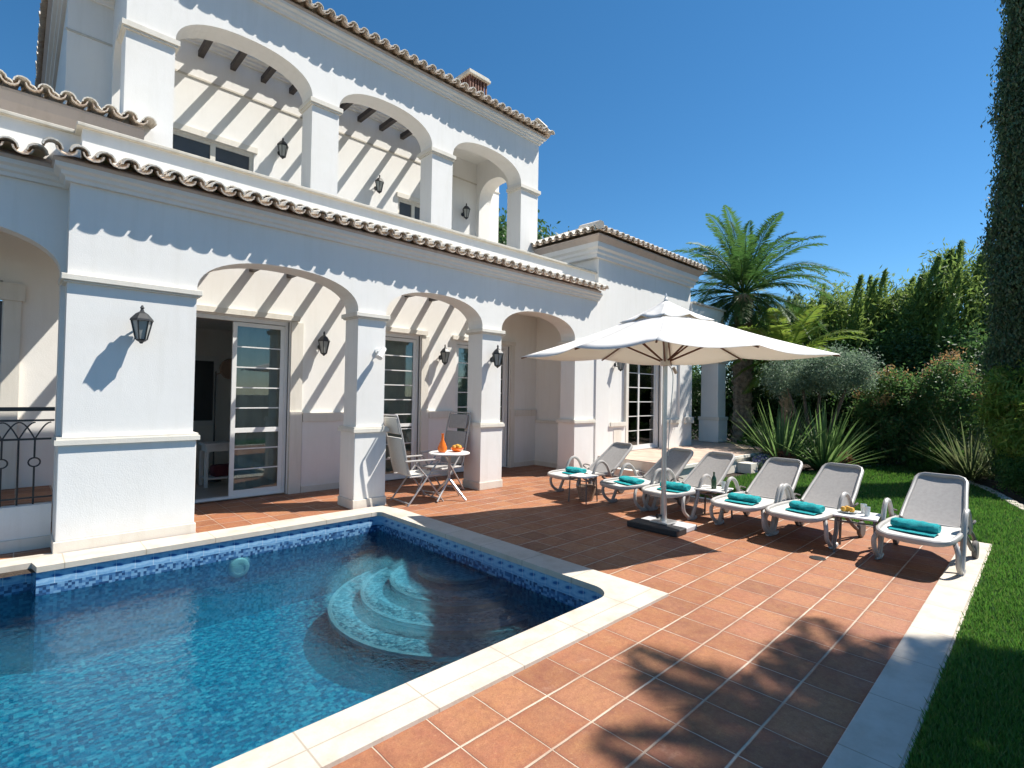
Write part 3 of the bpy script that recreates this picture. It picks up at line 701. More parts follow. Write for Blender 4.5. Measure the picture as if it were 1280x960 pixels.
# --- small roof at far left of balcony level
sm = MB(); sm.box(-2.6, .92, 8.36, 9.2, 4.2, 4.78); sm.box(.92, 1.12, 8.22, 8.36, 3.9, 4.90); sm.box(-2.6, .92, 8.22, 8.36, 3.9, 4.78); sm.build('side_roof_wall', 'wall', villa)
sm = MB(); sm.sweep([(-.02, 4.72), (.05, 4.72), (.12, 4.84), (.16, 4.94), (.16, 4.97), (-.02, 5.0)], [((-2.6, 8.22), (0, -1)), ((1.12, 8.22), (0, -1))]); sm.build('side_roof_soffit', 'soffit', villa)
sm = MB(); tiles(sm, (-2.6, 7.98, 5.0), (1.16, 7.98, 5.0), (0, 1, .25), .39); tiles(sm, (-2.6, 8.36, 5.10), (.85, 8.36, 5.10), (0, 1, .25), .8); sm.build('side_roof_tiles', ['tile_cover', 'tile_channel'], villa, smooth=True)

# --- single storey wing to the right
WX0, WX1, WY = 9.0, 13.12, 6.72
wg = MB()
wg.box(WX0, 10.10, WY, WY+.3, 0, 4.85); wg.box(11.66, WX1, WY, WY+.3, 0, 4.85); wg.box(10.10, 11.66, WY, WY+.3, 2.80, 4.85)
wg.box(WX0, WX0+.25, WY+.3, 11, 0, 4.85); wg.box(WX1-.25, WX1, WY+.3, 11, 0, 4.85)
wg.box(8.90, 9.38, WY-.05, WY-.001, 0, 2.66); wg.box(12.5, WX1+.03, WY-.05, WY-.001, .35, 2.66)
for a_, b_ in [(9.381, 10.05), (11.70, 12.499)]: wg.box(a_, b_, WY-.05, WY-.001, .35, .96)
wg.build('wing_wall', 'wall', villa)
for a_, b_ in [(9.40, 10.0), (11.75, 12.48)]: one('wing_sill', 'trim', a_, b_, WY-.09, WY-.051, .962, 1.05)
one('wing_sill', 'trim', 12.72, WX1+.07, WY-.10, WY+.2, .94, 1.10); one('wing_band', 'trim', 8.85, WX1+.05, WY-.08, WY-.0015, 2.665, 2.74)
one('door_jamb', 'trim', 10.02, 10.12, WY-.06, WY-.002, .36, 2.66); one('wall_plate', 'trim', 9.55, 9.85, WY-.058, WY-.051, .45, .90)
sliding_door(10.12, 11.66, .36, 2.66, WY+.08, [(10.15, 10.82, .0), (10.78, 11.6, .035)], 6)
curtain(10.9, 11.6, WY+.24, .4, 2.6, mat='white_furniture')
rb = MB(); rb.box(9.25, 12.87, 10.5, 10.6, 0, 4.8); rb.quad((9.25, 7.02, .36), (12.87, 7.02, .36), (12.87, 10.5, .36), (9.25, 10.5, .36)); rb.quad((9.25, 7.02, 2.9), (12.87, 7.02, 2.9), (12.87, 10.5, 2.9), (9.25, 10.5, 2.9)); rb.build('wing_room', 'room_floor', villa)
cn = MB(); pth = [((WX0-.1, 11), (-1, 0)), ((WX0-.1, WY-.02), (-1, -1)), ((WX1+.05, WY-.02), (1, -1)), ((WX1+.05, 11), (1, 0))]
cn.sweep([(-.08, 4.60), (.03, 4.60), (.035, 4.67), (.07, 4.70), (.07, 4.76), (.12, 4.80), (.125, 4.90), (-.02, 4.90)], pth); cn.build('wing_cornice', 'wall', villa)
so = MB(); so.sweep([(-.02, 4.901), (.13, 4.901), (.22, 5.0), (.22, 5.03), (-.02, 5.1)], pth); so.build('wing_soffit', 'soffit', villa)
wr = MB(); X0, X1, YA, YBk, ZE = 8.60, 13.48, 6.40, 11.3, 5.07; sl_ = .42; hw = (X1-X0)/2; ap1 = ((X0+X1)/2, YA+hw, ZE+hw*sl_)
wr.m = 1
for q in [((X0, YA, ZE), (X1, YA, ZE), ap1), ((X1, YA, ZE), (X1, YBk, ZE), ap1), ((X1, YBk, ZE), (X0, YBk, ZE), ap1), ((X0, YBk, ZE), (X0, YA, ZE), ap1)]: wr.quad(*q)
hipl = lambda s_: max(.05, min(s_, 1-s_)*2*hw*1.06)
tiles(wr, (X0, YA, ZE), (X1, YA, ZE), (0, 1, sl_), hipl)
tiles(wr, (X0, YBk, ZE), (X0, YA, ZE), (1, 0, sl_), hipl)
wr.m = 0; wr.tube([(X0, YA, ZE+.09), (ap1[0], ap1[1], ap1[2]+.1)], .09, 8)
wr.build('wing_roof', ['tile_cover', 'tile_channel'], villa, smooth=True)
# porch at the wing's end
po = MB(); po.box(WX1+.001, 15.1, WY-.04, WY+.25, 3.0, 4.18); po.box(14.85, 15.1, WY+.25, 10, 3.0, 4.18); po.box(WX1+.03, 14.85, WY+.25, 10, 3.0, 3.15); po.build('porch_roof', 'wall', villa)
po = MB(); po.box(WX1+.06, 15.16, WY-.09, WY+.3, 4.18, 4.23); po.build('porch_cap', 'cap', villa)
pc = MB(); pc.box(14.36, 14.86, 6.50, 7.0, .35, 3.0); pcc = pc.build('porch_column', 'wall', villa, bevel=.008)
pc = MB(); pc.box(14.32, 14.90, 6.46, 7.04, .37, .98); pc.build('column_dado', 'wall', pcc, bevel=.006)
pc = MB(); pc.box(14.30, 14.92, 6.44, 7.06, .982, 1.08); pc.box(14.30, 14.92, 6.44, 7.06, 2.62, 2.70); pc.build('column_band', 'trim', pcc, bevel=.006)

# railing in the recessed bay
rl = thing('balcony_railing', 'black wrought iron railing with rings on the low wall at far left', 'railing', (-.9, 7.16, .44))
r_ = MB(); r_.box(-2.1, .305, 7.14, 7.18, 1.385, 1.425); r_.box(-2.1, .305, 7.15, 7.17, 1.28, 1.30); r_.box(-2.1, .305, 7.15, 7.17, 1.09, 1.11); r_.box(-2.1, .305, 7.15, 7.17, .50, .515)
r_.build('handrail', 'iron', rl)
r_ = MB()
for i in range(19):
    x = .16-i*.12
    if i % 2 == 0:
        r_.tube([(x, 7.16, .44), (x, 7.16, .82)], .009, 6); r_.tube([(x, 7.16, .91), (x, 7.16, 1.10)], .009, 6)
        r_.tube([(x+.045*math.cos(q*PI/8), 7.16, .865+.045*math.sin(q*PI/8)) for q in range(17)], .008, 6)
    else: r_.tube([(x, 7.16, .44), (x, 7.16, 1.10)], .009, 6)
    r_.tube([(x+.12*q/8-0, 7.16, 1.10+.17*math.sin(PI/2*q/8)) for q in range(9)], .007, 5)
    r_.tube([(x-.12*q/8, 7.16, 1.10+.17*math.sin(PI/2*q/8)) for q in range(9)], .007, 5)
r_.build('baluster_panel', 'iron', rl, smooth=True)

# ------------------------------------------------------------ wall lanterns
def make_lantern(loc, label, face=0, s=1.0):
    t = thing('wall_lantern', label, 'wall lantern', (0, 0, 0), 0, 'black wall lanterns on the villa')
    b = MB(); b.lathe([(.045, -.005), (.045, .005)], (0, 0, 0), 10)
    b.v = [(x, z, y-.02) for x, y, z in b.v]
    b.tube([(0, -.01, -.05), (0, -.10, -.07), (0, -.15, -.01), (0, -.15, .05)], .010, 6)
    b.tube([(0, -.01, .02), (0, -.07, .10), (0, -.15, .17)], .008, 6)
    b.build('bracket', 'iron', t, world=False, smooth=True)
    h = MB(); cy = -.15; n = 6
    h.lathe([(.105, .065), (.10, .085), (.055, .14), (.02, .165), (.012, .19), (.02, .2), (.006, .23)], (0, cy, 0), n)
    h.lathe([(.012, -.17), (.02, -.155), (.045, -.14), (.05, -.125)], (0, cy, 0), n)
    for k_ in range(n):
        q = 2*PI*k_/n; c0, s0 = math.cos(q), math.sin(q)
        h.tube([(c0*.05, cy+s0*.05, -.13), (c0*.092, cy+s0*.092, .07)], .007, 5)
    h.build('lantern_cage', 'iron', t, world=False)
    g_ = MB(); g_.lathe([(.044, -.125), (.085, .066)], (0, cy, 0), n); g_.build('lantern_glass', 'lamp_glass', t, world=False)
    t.location = loc; t.rotation_euler = (0, 0, face); t.scale = (s, s, s)
    return t
LN = [((.935, 6.70, 2.27), 'black lantern on the broad front pillar beside the pool', 0, 1.0),
      ((5.95, 6.70, 2.25), 'black lantern on the pillar beside the breakfast table chairs', 0, 1.0),
      ((3.62, 8.36, 2.38), 'black lantern on the loggia wall right of the open sliding door', 0, 1.0),
      ((6.06, 8.36, 2.36), 'black lantern on the loggia wall above the breakfast table', 0, 1.0),
      ((9.65, 6.72, 2.35), 'dark lantern on the wing wall peeking out under the umbrella', 0, 1.0),
      ((3.47, 10.0, 6.10), 'black lantern upstairs behind the leftmost upper arch', 0, 1.0),
      ((5.47, 10.0, 6.02), 'black lantern upstairs seen through the middle upper arch', 0, 1.0),
      ((7.83, 10.0, 6.05), 'black lantern upstairs seen through the rightmost upper arch', 0, 1.0)]
l0 = None
for loc, lab, fc, s_ in LN:
    if l0 is None: l0 = make_lantern(loc, lab, fc, s_)
    else:
        c_ = copy_tree(l0); c_.location = loc; c_['label'] = lab; c_.scale = (s_, s_, s_)

spl = thing('spotlight', 'small white spotlight on the second pillar beside the pool corner', 'spotlight', (3.74, 6.70, 2.22))
m = MB(); m.lathe([(.04, -.012), (.04, .012)], (0, 0, 0), 12); m.v = [(x+3.74, z+6.688, y+2.22) for x, y, z in m.v]; m.tube([(3.74, 6.69, 2.22), (3.74, 6.60, 2.20)], .012, 6); m.build('bracket', 'white_frame', spl, smooth=True)
m = MB(); m.tube([(3.80, 6.60, 2.26), (3.74, 6.58, 2.19), (3.69, 6.55, 2.12)], [.035, .045, .05], 10); m.build('lamp_head', 'white_frame', spl, smooth=True)

# ============================================================ FURNITURE
def rounded_panel(mb, prof, halfw, n=9, th=.018):
    """sling panel: prof list of (x,z,halfwidth factor)"""
    rows = []
    for (x, z, k_) in prof:
        rows.append([(x, (-1+2*i/n)*halfw*k_, z-.018*(1-((-1+2*i/n)**2))) for i in range(n+1)])
    o = len(mb.v)
    for r in rows: mb.v += r
    for r in rows: mb.v += [(x, y, z-th) for x, y, z in r]
    m_ = n+1; tot = len(rows)*m_
    for i in range(len(rows)-1):
        for j_ in range(n):
            a0 = o+i*m_+j_
            mb.f.append((a0, a0+1, a0+m_+1, a0+m_)); mb.f.append((a0+tot, a0+m_+tot, a0+m_+1+tot, a0+1+tot)); mb.mi += [mb.m]*2
    bd = [o+j_ for j_ in range(m_)]+[o+i*m_+n for i in range(1, len(rows))]+[o+(len(rows)-1)*m_+j_ for j_ in range(n-1, -1, -1)]+[o+i*m_ for i in range(len(rows)-2, 0, -1)]
    for a0, b0 in zip(bd, bd[1:]+bd[:1]): mb.f.append((a0, a0+tot, b0+tot, b0)); mb.mi.append(mb.m)
    return mb
def smoothpath(pts, n=6):
    P = [Vector(p) for p in pts]; out = []
    for i in range(len(P)-1):
        p0, p1, p2, p3 = P[max(i-1, 0)], P[i], P[i+1], P[min(i+2, len(P)-1)]
        for k_ in range(n):
            t = k_/n
            out.append(.5*((2*p1)+(p2-p0)*t+(2*p0-5*p1+4*p2-p3)*t*t+(3*p1-p0-3*p2+p3)*t**3))
    out.append(P[-1]); return out
def make_lounger():
    t = thing('sun_lounger', 'x', 'sun lounger', (0, 0, 0), 0, 'reclining sun loungers lined along the terrace edge')
    seat = [(.29, .322, .60), (.31, .330, .76), (.35, .338, .88), (.44, .345, .96), (.62, .35, 1), (.9, .352, 1), (1.22, .338, .98), (1.27, .332, .96)]
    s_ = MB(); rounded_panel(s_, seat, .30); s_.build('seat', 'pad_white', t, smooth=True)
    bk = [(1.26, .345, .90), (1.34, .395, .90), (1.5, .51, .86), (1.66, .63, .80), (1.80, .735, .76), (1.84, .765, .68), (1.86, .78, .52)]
    s_ = MB(); rounded_panel(s_, bk, .29); s_.build('backrest', 'pad_shade_grey', t, smooth=True)  # backrest sling darker than the seat, its shade painted into the tone
    f = MB()
    e = [(x, z, k_) for x, z, k_ in seat]
    rim = [(x, -.305*k_, z) for x, z, k_ in reversed(e)]+[(x, .305*k_, z) for x, z, k_ in e]
    f.tube(rim, .022, 8, squash=1.3)
    f.tube([(1.25, -.29, .32), (1.25, .29, .32)], .018, 8)
    f.build('seat_frame', 'resin', t, smooth=True)
    f = MB(); rim = [(x, -.295*k_, z) for x, z, k_ in bk]+[(x, .295*k_, z) for x, z, k_ in reversed(bk)]
    f.tube(rim, .021, 8, squash=1.3); f.build('back_frame', 'resin', t, smooth=True)
    for sg in (-1, 1):
        y = sg*.325
        f = MB()
        f.tube(smoothpath([(.50, y*.90, .32), (.44, y, .24), (.46, y, .13), (.55, y, .05), (.63, y, .02)]), .023, 8)
        f.tube(smoothpath([(.63, y, .02), (.72, y, .20), (.80, y, .42), (.88, y, .54), (.98, y, .56), (1.08, y, .49), (1.15, y, .37), (1.20, y*.95, .30)]), [.024]*0 or .024, 8, squash=1.0)
        f.tube(smoothpath([(.56, y, .03), (.64, y, .012), (.72, y, .03)]), .026, 8)
        f.build('armrest_leg', 'resin', t, smooth=True)
        f = MB()
        f.tube(smoothpath([(1.02, y*.92, .31), (1.14, y*.97, .22), (1.30, y, .12), (1.42, y, .09)]), .022, 8)
        f.tube(smoothpath([(1.10, y*.92, .31), (1.30, y*.95, .30), (1.46, y, .20), (1.46, y, .10)]), .018, 8)
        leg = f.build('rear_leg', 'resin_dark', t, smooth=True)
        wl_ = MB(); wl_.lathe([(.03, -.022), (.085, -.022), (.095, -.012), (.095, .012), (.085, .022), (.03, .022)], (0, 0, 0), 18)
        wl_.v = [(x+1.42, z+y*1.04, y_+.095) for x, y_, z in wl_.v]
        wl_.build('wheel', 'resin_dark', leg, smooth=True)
        hk = MB(); hk.tube(smoothpath([(1.22, y*.9, .36), (1.20, y*1.05, .40), (1.26, y*1.08, .42), (1.33, y*.98, .40)]), .012, 6); hk.build('hinge_hook', 'resin_dark', t, smooth=True)
    return t
loc_l = [(6.02, 5.52, -8, 'grey sun lounger nearest the villa wall, basket beside it'),
         (5.98, 4.46, -11, 'grey sun lounger with a phone and towel, second from the villa'),
         (5.98, 3.72, -8, 'grey sun lounger directly behind the umbrella pole and base'),
         (5.95, 2.68, -4, 'grey sun lounger right of the side table with the dark bottle'),
         (5.95, 2.04, -6, 'grey sun lounger just left of the fruit side table'),
         (5.86, .92, -2, 'grey sun lounger on its own at the lawn end, right of the last side table')]
L0 = None; LP = []
for i, (x, y, an, lab) in enumerate(loc_l):
    if L0 is None: L0 = make_lounger(); o = L0
    else: o = copy_tree(L0)
    o['label'] = lab; o.location = (x, y, 0); o.rotation_euler = (0, 0, math.radians(an)); LP.append(o)
def make_towel(k_=0):
    t = thing('rolled_towel', 'x', 'towel', (0, 0, 0), 0, 'turquoise towels on the loungers')
    m = MB(); n = 14
    pts = [(0, -.19+.38*i/n, .0) for i in range(n+1)]
    o = len(m.v); seg = 16
    for i, p_ in enumerate(pts):
        r = .062*(1+.05*math.sin(i*1.7+k_)+.03*math.sin(i*4.1)); e_ = .72 if i in (0, n) else 1
        for j_ in range(seg):
            q = 2*PI*j_/seg; rr = r*e_*(1+.05*math.sin(3*q+i*.6)); m.v.append((p_[0]+math.cos(q)*rr*1.25, p_[1], .058+math.sin(q)*rr*.9))
    for i in range(n):
        for j_ in range(seg):
            j2 = (j_+1) % seg; m.f.append((o+i*seg+j_, o+i*seg+j2, o+(i+1)*seg+j2, o+(i+1)*seg+j_)); m.mi.append(0)
    m.f.append(tuple(o+j_ for j_ in range(seg))[::-1]); m.f.append(tuple(o+n*seg+j_ for j_ in range(seg))); m.mi += [0, 0]
    m.v = [(x*1.15, y, z*.82) for x, y, z in m.v]; m.build('towel_roll', 'towel', t, world=False, smooth=True)
    m = MB()
    rows = [(-.10, .006), (-.13, .010), (-.05, .012), (.02, .014)]
    rows = [(-.155, .004), (-.12, .012), (-.06, .014), (0, .018)]
    for (xa, za), (xb, zb_) in zip(rows[:-1], rows[1:]):
        m.quad((xa, -.185, za), (xb, -.185, zb_), (xb, .18, zb_), (xa, .18, za))
    m.quad((-.155, -.185, 0), (-.155, -.185, .004), (-.155, .18, .004), (-.155, .18, 0))
    m.build('towel_flap', 'towel', t, world=False, smooth=True)
    return t
tw_lab = ['nearest the villa wall', 'carrying the phone', 'behind the umbrella pole', 'right of the bottle table', 'left of the fruit table', 'at the lawn end']
T0 = None
for i, lo in enumerate(LP):
    t = T0 = make_towel() if T0 is None else T0
    if i: t = copy_tree(T0)
    x, y, an, _ = loc_l[i]; A_ = math.radians(an); dx = [.72, .70, .68, .68, .70, .66][i]; dy = [.02, .0, -.02, .02, -.02, .03][i]
    t.location = (x+math.cos(A_)*dx-math.sin(A_)*dy, y+math.sin(A_)*dx+math.cos(A_)*dy, .345)
    t.rotation_euler = (0, 0, A_+math.radians([4, -6, 7, 3, -5, -3][i])); t.scale = ([1.05, 1.2, 1, 1.12, 1.05, 1][i], [.95, 1.05, 1.08, .97, .92, 1.02][i], [1, .85, 1.1, .9, 1, 1.05][i])
    t['label'] = 'rolled turquoise towel on the lounger '+tw_lab[i]
ph = MB(); ph.box(6.30, 6.38, 4.40, 4.62, .345, .357); tag(ph.build('phone', 'dark_frame', bevel=.003), 'flat dark tablet lying on the second lounger in front of its towel', 'tablet')

def make_side_table():
    t = thing('side_table', 'x', 'side table', (0, 0, 0), 0, 'small side tables between loungers')
    m = MB(); m.box(-.20, .20, -.20, .20, .385, .405); m.build('tabletop', 'table_white', t, bevel=.006)
    for sx in (-1, 1):
        for sy in (-1, 1):
            m = MB(); m.tube([(sx*.17, sy*.17, .385), (sx*.185, sy*.185, 0)], .013, 6); m.build('leg', 'resin_dark', t, smooth=True)
    m = MB(); m.tube([(-.17, -.17, .34), (.17, -.17, .34), (.17, .17, .34), (-.17, .17, .34), (-.17, -.17, .34)], .009, 6); m.build('stretcher', 'resin_dark', t)
    return t
S0 = make_side_table(); S0.location = (6.60, 1.44, 0); S0.rotation_euler = (0, 0, .1); S0['label'] = 'side table with fruit and glasses, beside the lone lounger at the lawn end'
s1 = copy_tree(S0); s1.location = (6.88, 3.16, 0); s1['label'] = 'side table with a dark bottle, right behind the umbrella base'
s2 = copy_tree(S0); s2.location = (6.35, 4.98, 0); s2['label'] = 'side table between the two loungers nearest the villa, above the basket'; s2.scale = (.85, .85, 1)
def vessel(name, lab, cat, prof, loc, mat, group=None, n=14):
    m = MB(); m.lathe(prof, (0, 0, 0), n); o = m.build(name, mat, smooth=True); o.location = loc; return tag(o, lab, cat, group)
bt = [(.03, 0), (.034, .01), (.034, .12), (.028, .15), (.012, .18), (.012, .22), (.015, .225)]
gls = [(.024, 0), (.03, .10), (.028, .101), (.022, .008)]
vessel('bottle', 'dark bottle on the side table behind the umbrella base', 'bottle', bt, (6.84, 3.14, .405), 'bottle')
vessel('tumbler', 'pale tumbler beside the dark bottle on the side table', 'glass', gls, (6.93, 3.05, .405), 'clear')
vessel('tumbler', 'pale tumbler on the fruit side table, pool side edge', 'glass', gls, (6.56, 1.34, .405), 'clear')
vessel('tumbler', 'pale tumbler on the fruit side table, lawn side edge', 'glass', gls, (6.70, 1.40, .405), 'clear')
fb = thing('fruit_plate', 'small plate of fruit on the side table by the lone lounger', 'fruit plate', (6.58, 1.52, .405))
m = MB(); m.lathe([(.04, 0), (.09, .02), (.092, .024), (.04, .006)], (6.58, 1.52, .405), 16); m.build('plate', 'clear', fb, smooth=True)
m = MB()
for dx, dy, dz in [(0, 0, .045), (.045, .02, .04), (-.03, .035, .04), (-.02, -.04, .04)]:
    m.lathe([(.002, -.03), (.02, -.024), (.031, 0), (.02, .024), (.002, .03)], (6.58+dx, 1.52+dy, .405+dz), 10)
m.build('fruit', 'fruit', fb, smooth=True)
bk_ = thing('wicker_basket', 'brown wicker basket with a tall handle on the paving by the first lounger', 'basket', (6.92, 5.12, 0))
bk_.location = (6.48, 5.02, 0); WORLD[bk_.name] = Vector((6.48, 5.02, 0))
m = MB(); m.lathe([(.10, 0), (.125, .08), (.155, .22), (.162, .225), (.148, .22), (.10, .02)], (6.48, 5.02, 0), 20); m.build('basket_body', 'wicker', bk_, smooth=True)
m = MB(); m.tube([(6.48, 5.02+.15*math.cos(q*PI/12), .21+.20*math.sin(q*PI/12)) for q in range(13)], .012, 6); m.build('basket_handle', 'wicker', bk_, smooth=True)

# ------------------------------------------------------------ umbrella
UC = Vector((5.86, 3.33, 0))
um = thing('garden_umbrella', 'large square white garden umbrella on a silver pole with slab base', 'umbrella', tuple(UC))
cor = [Vector((6.74, 1.64, 2.15)), Vector((7.56, 4.19, 2.15)), Vector((5.0, 5.02, 2.15)), Vector((4.17, 2.46, 2.15))]
mids = [(cor[i]+cor[(i+1) % 4])/2+Vector((0, 0, .03)) for i in range(4)]
rimp = []
for i in range(4): rimp += [cor[i], mids[i]]
top = Vector((UC.x, UC.y, 2.78))
def panel_surface(mb, top, rim, sag=.045, bulge=.07, nu=8, nv=8, droop=.035, r0=.0):
    for i in range(len(rim)):
        A_, B_ = rim[i], rim[(i+1) % len(rim)]; o = len(mb.v)
        for u in range(nu+1):
            s_ = r0+(1-r0)*u/nu
            for v in range(nv+1):
                t = v/nv; e_ = A_.lerp(B_, t); p_ = top.lerp(e_, s_)
                z = p_.z-bulge*math.sin(PI*s_)*.6-sag*math.sin(PI*t)*s_*s_-droop*0
                p2 = Vector((p_.x, p_.y, z)); inw = (top-e_); inw.z = 0
                p2 += inw*(.035*math.sin(PI*t)*s_**3)
                mb.v.append(tuple(p2))
        for u in range(nu):
            for v in range(nv):
                a0 = o+u*(nv+1)+v; mb.f.append((a0, a0+1, a0+nv+2, a0+nv+1)); mb.mi.append(0)
cm = MB(); panel_surface(cm, top, rimp, r0=.03)
can = cm.build('canopy', 'canvas', um, smooth=True)
sd = can.modifiers.new('thick', 'SOLIDIFY'); sd.thickness = .004
cm = MB(); vr = [top.lerp(p_, .30) for p_ in rimp]; vt = Vector((UC.x, UC.y, 2.85))
vr = [Vector((p_.x, p_.y, p_.z+.035-.06)) if i % 2 else Vector((p_.x, p_.y, p_.z-.035)) for i, p_ in enumerate(vr)]
vr = [Vector((p_.x, p_.y, top.lerp(rimp[i], .30).z-.02+(.045 if i % 2 else .012))) for i, p_ in enumerate(vr)]
panel_surface(cm, vt, vr, sag=.03, bulge=.03, nu=5, nv=6, r0=.03)
vn = cm.build('vent_flap', 'canvas', can, smooth=True); sd = vn.modifiers.new('thick', 'SOLIDIFY'); sd.thickness = .004
pm = MB(); pm.tube([(UC.x, UC.y, .06), (UC.x, UC.y, 2.84)], .030, 14)
pm.tube([(UC.x, UC.y, .06), (UC.x, UC.y, .42)], .040, 14)
pm.build('pole', 'alu', um, smooth=True)
fm = MB(); fm.lathe([(.02, 0), (.028, .02), (.012, .04), (.016, .07), (.003, .10)], (UC.x, UC.y, 2.84), 10); fm.build('finial', 'white_frame', um, smooth=True)
hm = MB(); hm.lathe([(.034, 0), (.06, .01), (.06, .07), (.034, .08)], (UC.x, UC.y, 2.02), 12); hm.lathe([(.034, 0), (.055, .01), (.055, .06), (.034, .07)], (UC.x, UC.y, 2.62), 12); hm.build('hub', 'white_frame', um, smooth=True)
for p_ in rimp:
    rm_ = MB(); q0 = Vector((UC.x, UC.y, 2.66)); 
    pts = []
    for i in range(9):
        s_ = i/8; a0 = top.lerp(p_, s_); a0.z -= .07*math.sin(PI*s_)*.6+.018; pts.append(a0)
    pts[0] = q0
    rm_.tube(pts, .011, 5); rm_.build('rib', 'rib', um)
    sm_ = MB(); tgt = top.lerp(p_, .45); tgt.z -= .06; sm_.tube([(UC.x, UC.y, 2.06), tuple(tgt)], .012, 5); sm_.build('strut', 'rib', um)
cr = MB(); cr.tube(smoothpath([(UC.x+.03, UC.y-.02, 2.05), (UC.x+.07, UC.y-.07, 1.9), (UC.x+.05, UC.y-.05, 1.4), (UC.x+.035, UC.y-.03, .9)]), .006, 5); cr.tube([(UC.x+.02, UC.y-.10, 2.0), (UC.x+.06, UC.y-.12, 1.93)], .02, 6)
cr.build('pull_cord', 'alu', um)
bs_ = MB(); bs_.box(5.58, 5.83, 3.0, 3.68, .0, .075); bs_.build('base_slab', 'granite_dark', um, bevel=.012)
bs_ = MB(); bs_.box(5.84, 6.13, 3.02, 3.67, 0, .06); bs_.build('base_slab', 'granite_grey', um, bevel=.01)
bs_ = MB(); bs_.box(5.74, 5.98, 3.21, 3.45, .076, .095); bs_.build('base_plate', 'alu', um, bevel=.004)
bs_ = MB(); bs_.tube([(UC.x-.10, UC.y+.03, .16), (UC.x-.03, UC.y+.01, .16)], [.03, .012], 8); bs_.build('clamp_knob', 'iron', um)

# ------------------------------------------------------------ breakfast set
def make_recliner():
    t = thing('garden_chair', 'x', 'garden chair', (0, 0, 0), 0, 'high backed garden chairs at the breakfast table')
    # faces +x, origin under seat centre
    s_ = MB(); s_.box(-.22, .24, -.23, .23, .40, .43); s_.build('seat', 'pad_white', t, bevel=.012)
    s_ = MB(); s_.add([(-.25, -.22, .44), (-.25, .22, .44), (-.375, .22, .98), (-.375, -.22, .98), (-.29, -.22, .44), (-.29, .22, .44), (-.415, .22, .98), (-.415, -.22, .98)],
        [(0, 1, 2, 3), (7, 6, 5, 4), (0, 4, 5, 1), (1, 5, 6, 2), (2, 6, 7, 3), (3, 7, 4, 0)]); s_.build('backrest', 'pad_white', t, bevel=.014)
    s_ = MB(); s_.add([(-.385, -.20, 1.03), (-.385, .20, 1.03), (-.44, .20, 1.27), (-.44, -.20, 1.27), (-.425, -.20, 1.03), (-.425, .20, 1.03), (-.48, .20, 1.27), (-.48, -.20, 1.27)],
        [(0, 1, 2, 3), (7, 6, 5, 4), (0, 4, 5, 1), (1, 5, 6, 2), (2, 6, 7, 3), (3, 7, 4, 0)]); s_.build('headrest', 'pad_white', t, bevel=.014)
    f = MB()
    for sg in (-1, 1):
        y = sg*.245
        f.tube(smoothpath([(-.24, y, .40), (-.30, y, .55), (-.40, y, 1.0), (-.475, y*.95, 1.28), (-.48, y*.8, 1.30)]), .013, 7)
        f.tube([(-.27, y, .41), (.26, y, .41)], .013, 7)
    f.tube([(-.48, -.20, 1.30), (-.48, .20, 1.30)], .012, 7); f.tube([(.24, -.245, .41), (.24, .245, .41)], .012, 7)
    f.build('chair_frame', 'chair_frame', t, smooth=True)
    for sg in (-1, 1):
        y = sg*.265
        f = MB(); f.tube([(.20, y, .62), (-.30, y, 0)], .013, 7); f.build('leg', 'chair_frame', t, smooth=True)
        f = MB(); f.tube([(-.20, y*.97, .62), (.02, y*.97, .38), (.30, y*.97, 0)], .013, 7); f.build('leg', 'chair_frame', t, smooth=True)
        f = MB(); f.box(-.36, .22, y-.028, y+.028, .63, .655); f.build('armrest', 'resin', t, bevel=.01)
    f = MB(); f.tube([(-.28, -.265, .03), (-.28, .265, .03)], .012, 7); f.build('stretcher', 'chair_frame', t, smooth=True); f = MB(); f.tube([(.28, -.257, .03), (.28, .257, .03)], .012, 7); f.build('stretcher', 'chair_frame', t, smooth=True)
    return t
c1 = make_recliner(); c1.location = (4.42, 6.62, 0); c1.rotation_euler = (0, 0, math.radians(-4)); c1['label'] = 'pale high backed folding chair seen side-on, left of the breakfast table'
c2 = copy_tree(c1); c2.location = (5.16, 7.04, 0); c2.rotation_euler = (0, 0, math.radians(192)); 
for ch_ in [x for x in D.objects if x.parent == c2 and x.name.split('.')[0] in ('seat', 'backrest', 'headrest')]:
    ch_.material_slots[0].link = 'OBJECT'; ch_.material_slots[0].material = MAT['pad_shade_grey']  # same fabric as the first chair, darkened to paint in its shaded side
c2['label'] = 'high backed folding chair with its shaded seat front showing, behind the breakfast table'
TB = Vector((4.86, 6.42, 0))
bt_ = thing('bistro_table', 'small round white bistro table between the two folding chairs', 'table', tuple(TB))
m = MB(); m.lathe([(.30, 0), (.315, .006), (.315, .02), (.30, .026)], (TB.x, TB.y, .70), 32); m.build('tabletop', 'table_white', bt_, smooth=True)
m = MB(); m.tube([(TB.x, TB.y, .70), (TB.x, TB.y, .28)], .022, 8); m.build('column', 'resin', bt_, smooth=True)
for q in range(4):
    an = q*PI/2+.35; m = MB(); m.tube([(TB.x, TB.y, .32), (TB.x+.31*math.cos(an), TB.y+.31*math.sin(an), .015)], [.020, .015], 7); m.build('leg', 'alu', bt_, smooth=True)
vessel('carafe', 'orange glass carafe on the round bistro table', 'carafe', [(.04, 0), (.065, .02), (.072, .07), (.05, .13), (.022, .19), (.018, .27), (.026, .29)], (4.74, 6.44, .726), 'orange_glass', n=20)
fw = thing('fruit_bowl', 'glass bowl of yellow fruit on the round bistro table', 'fruit bowl', (4.98, 6.38, .726))
m = MB(); m.lathe([(.04, 0), (.08, .02), (.105, .06), (.10, .06), (.06, .02), (.0, .015)], (4.98, 6.38, .726), 20); m.build('bowl', 'orange_glass', fw, smooth=True)
m = MB()
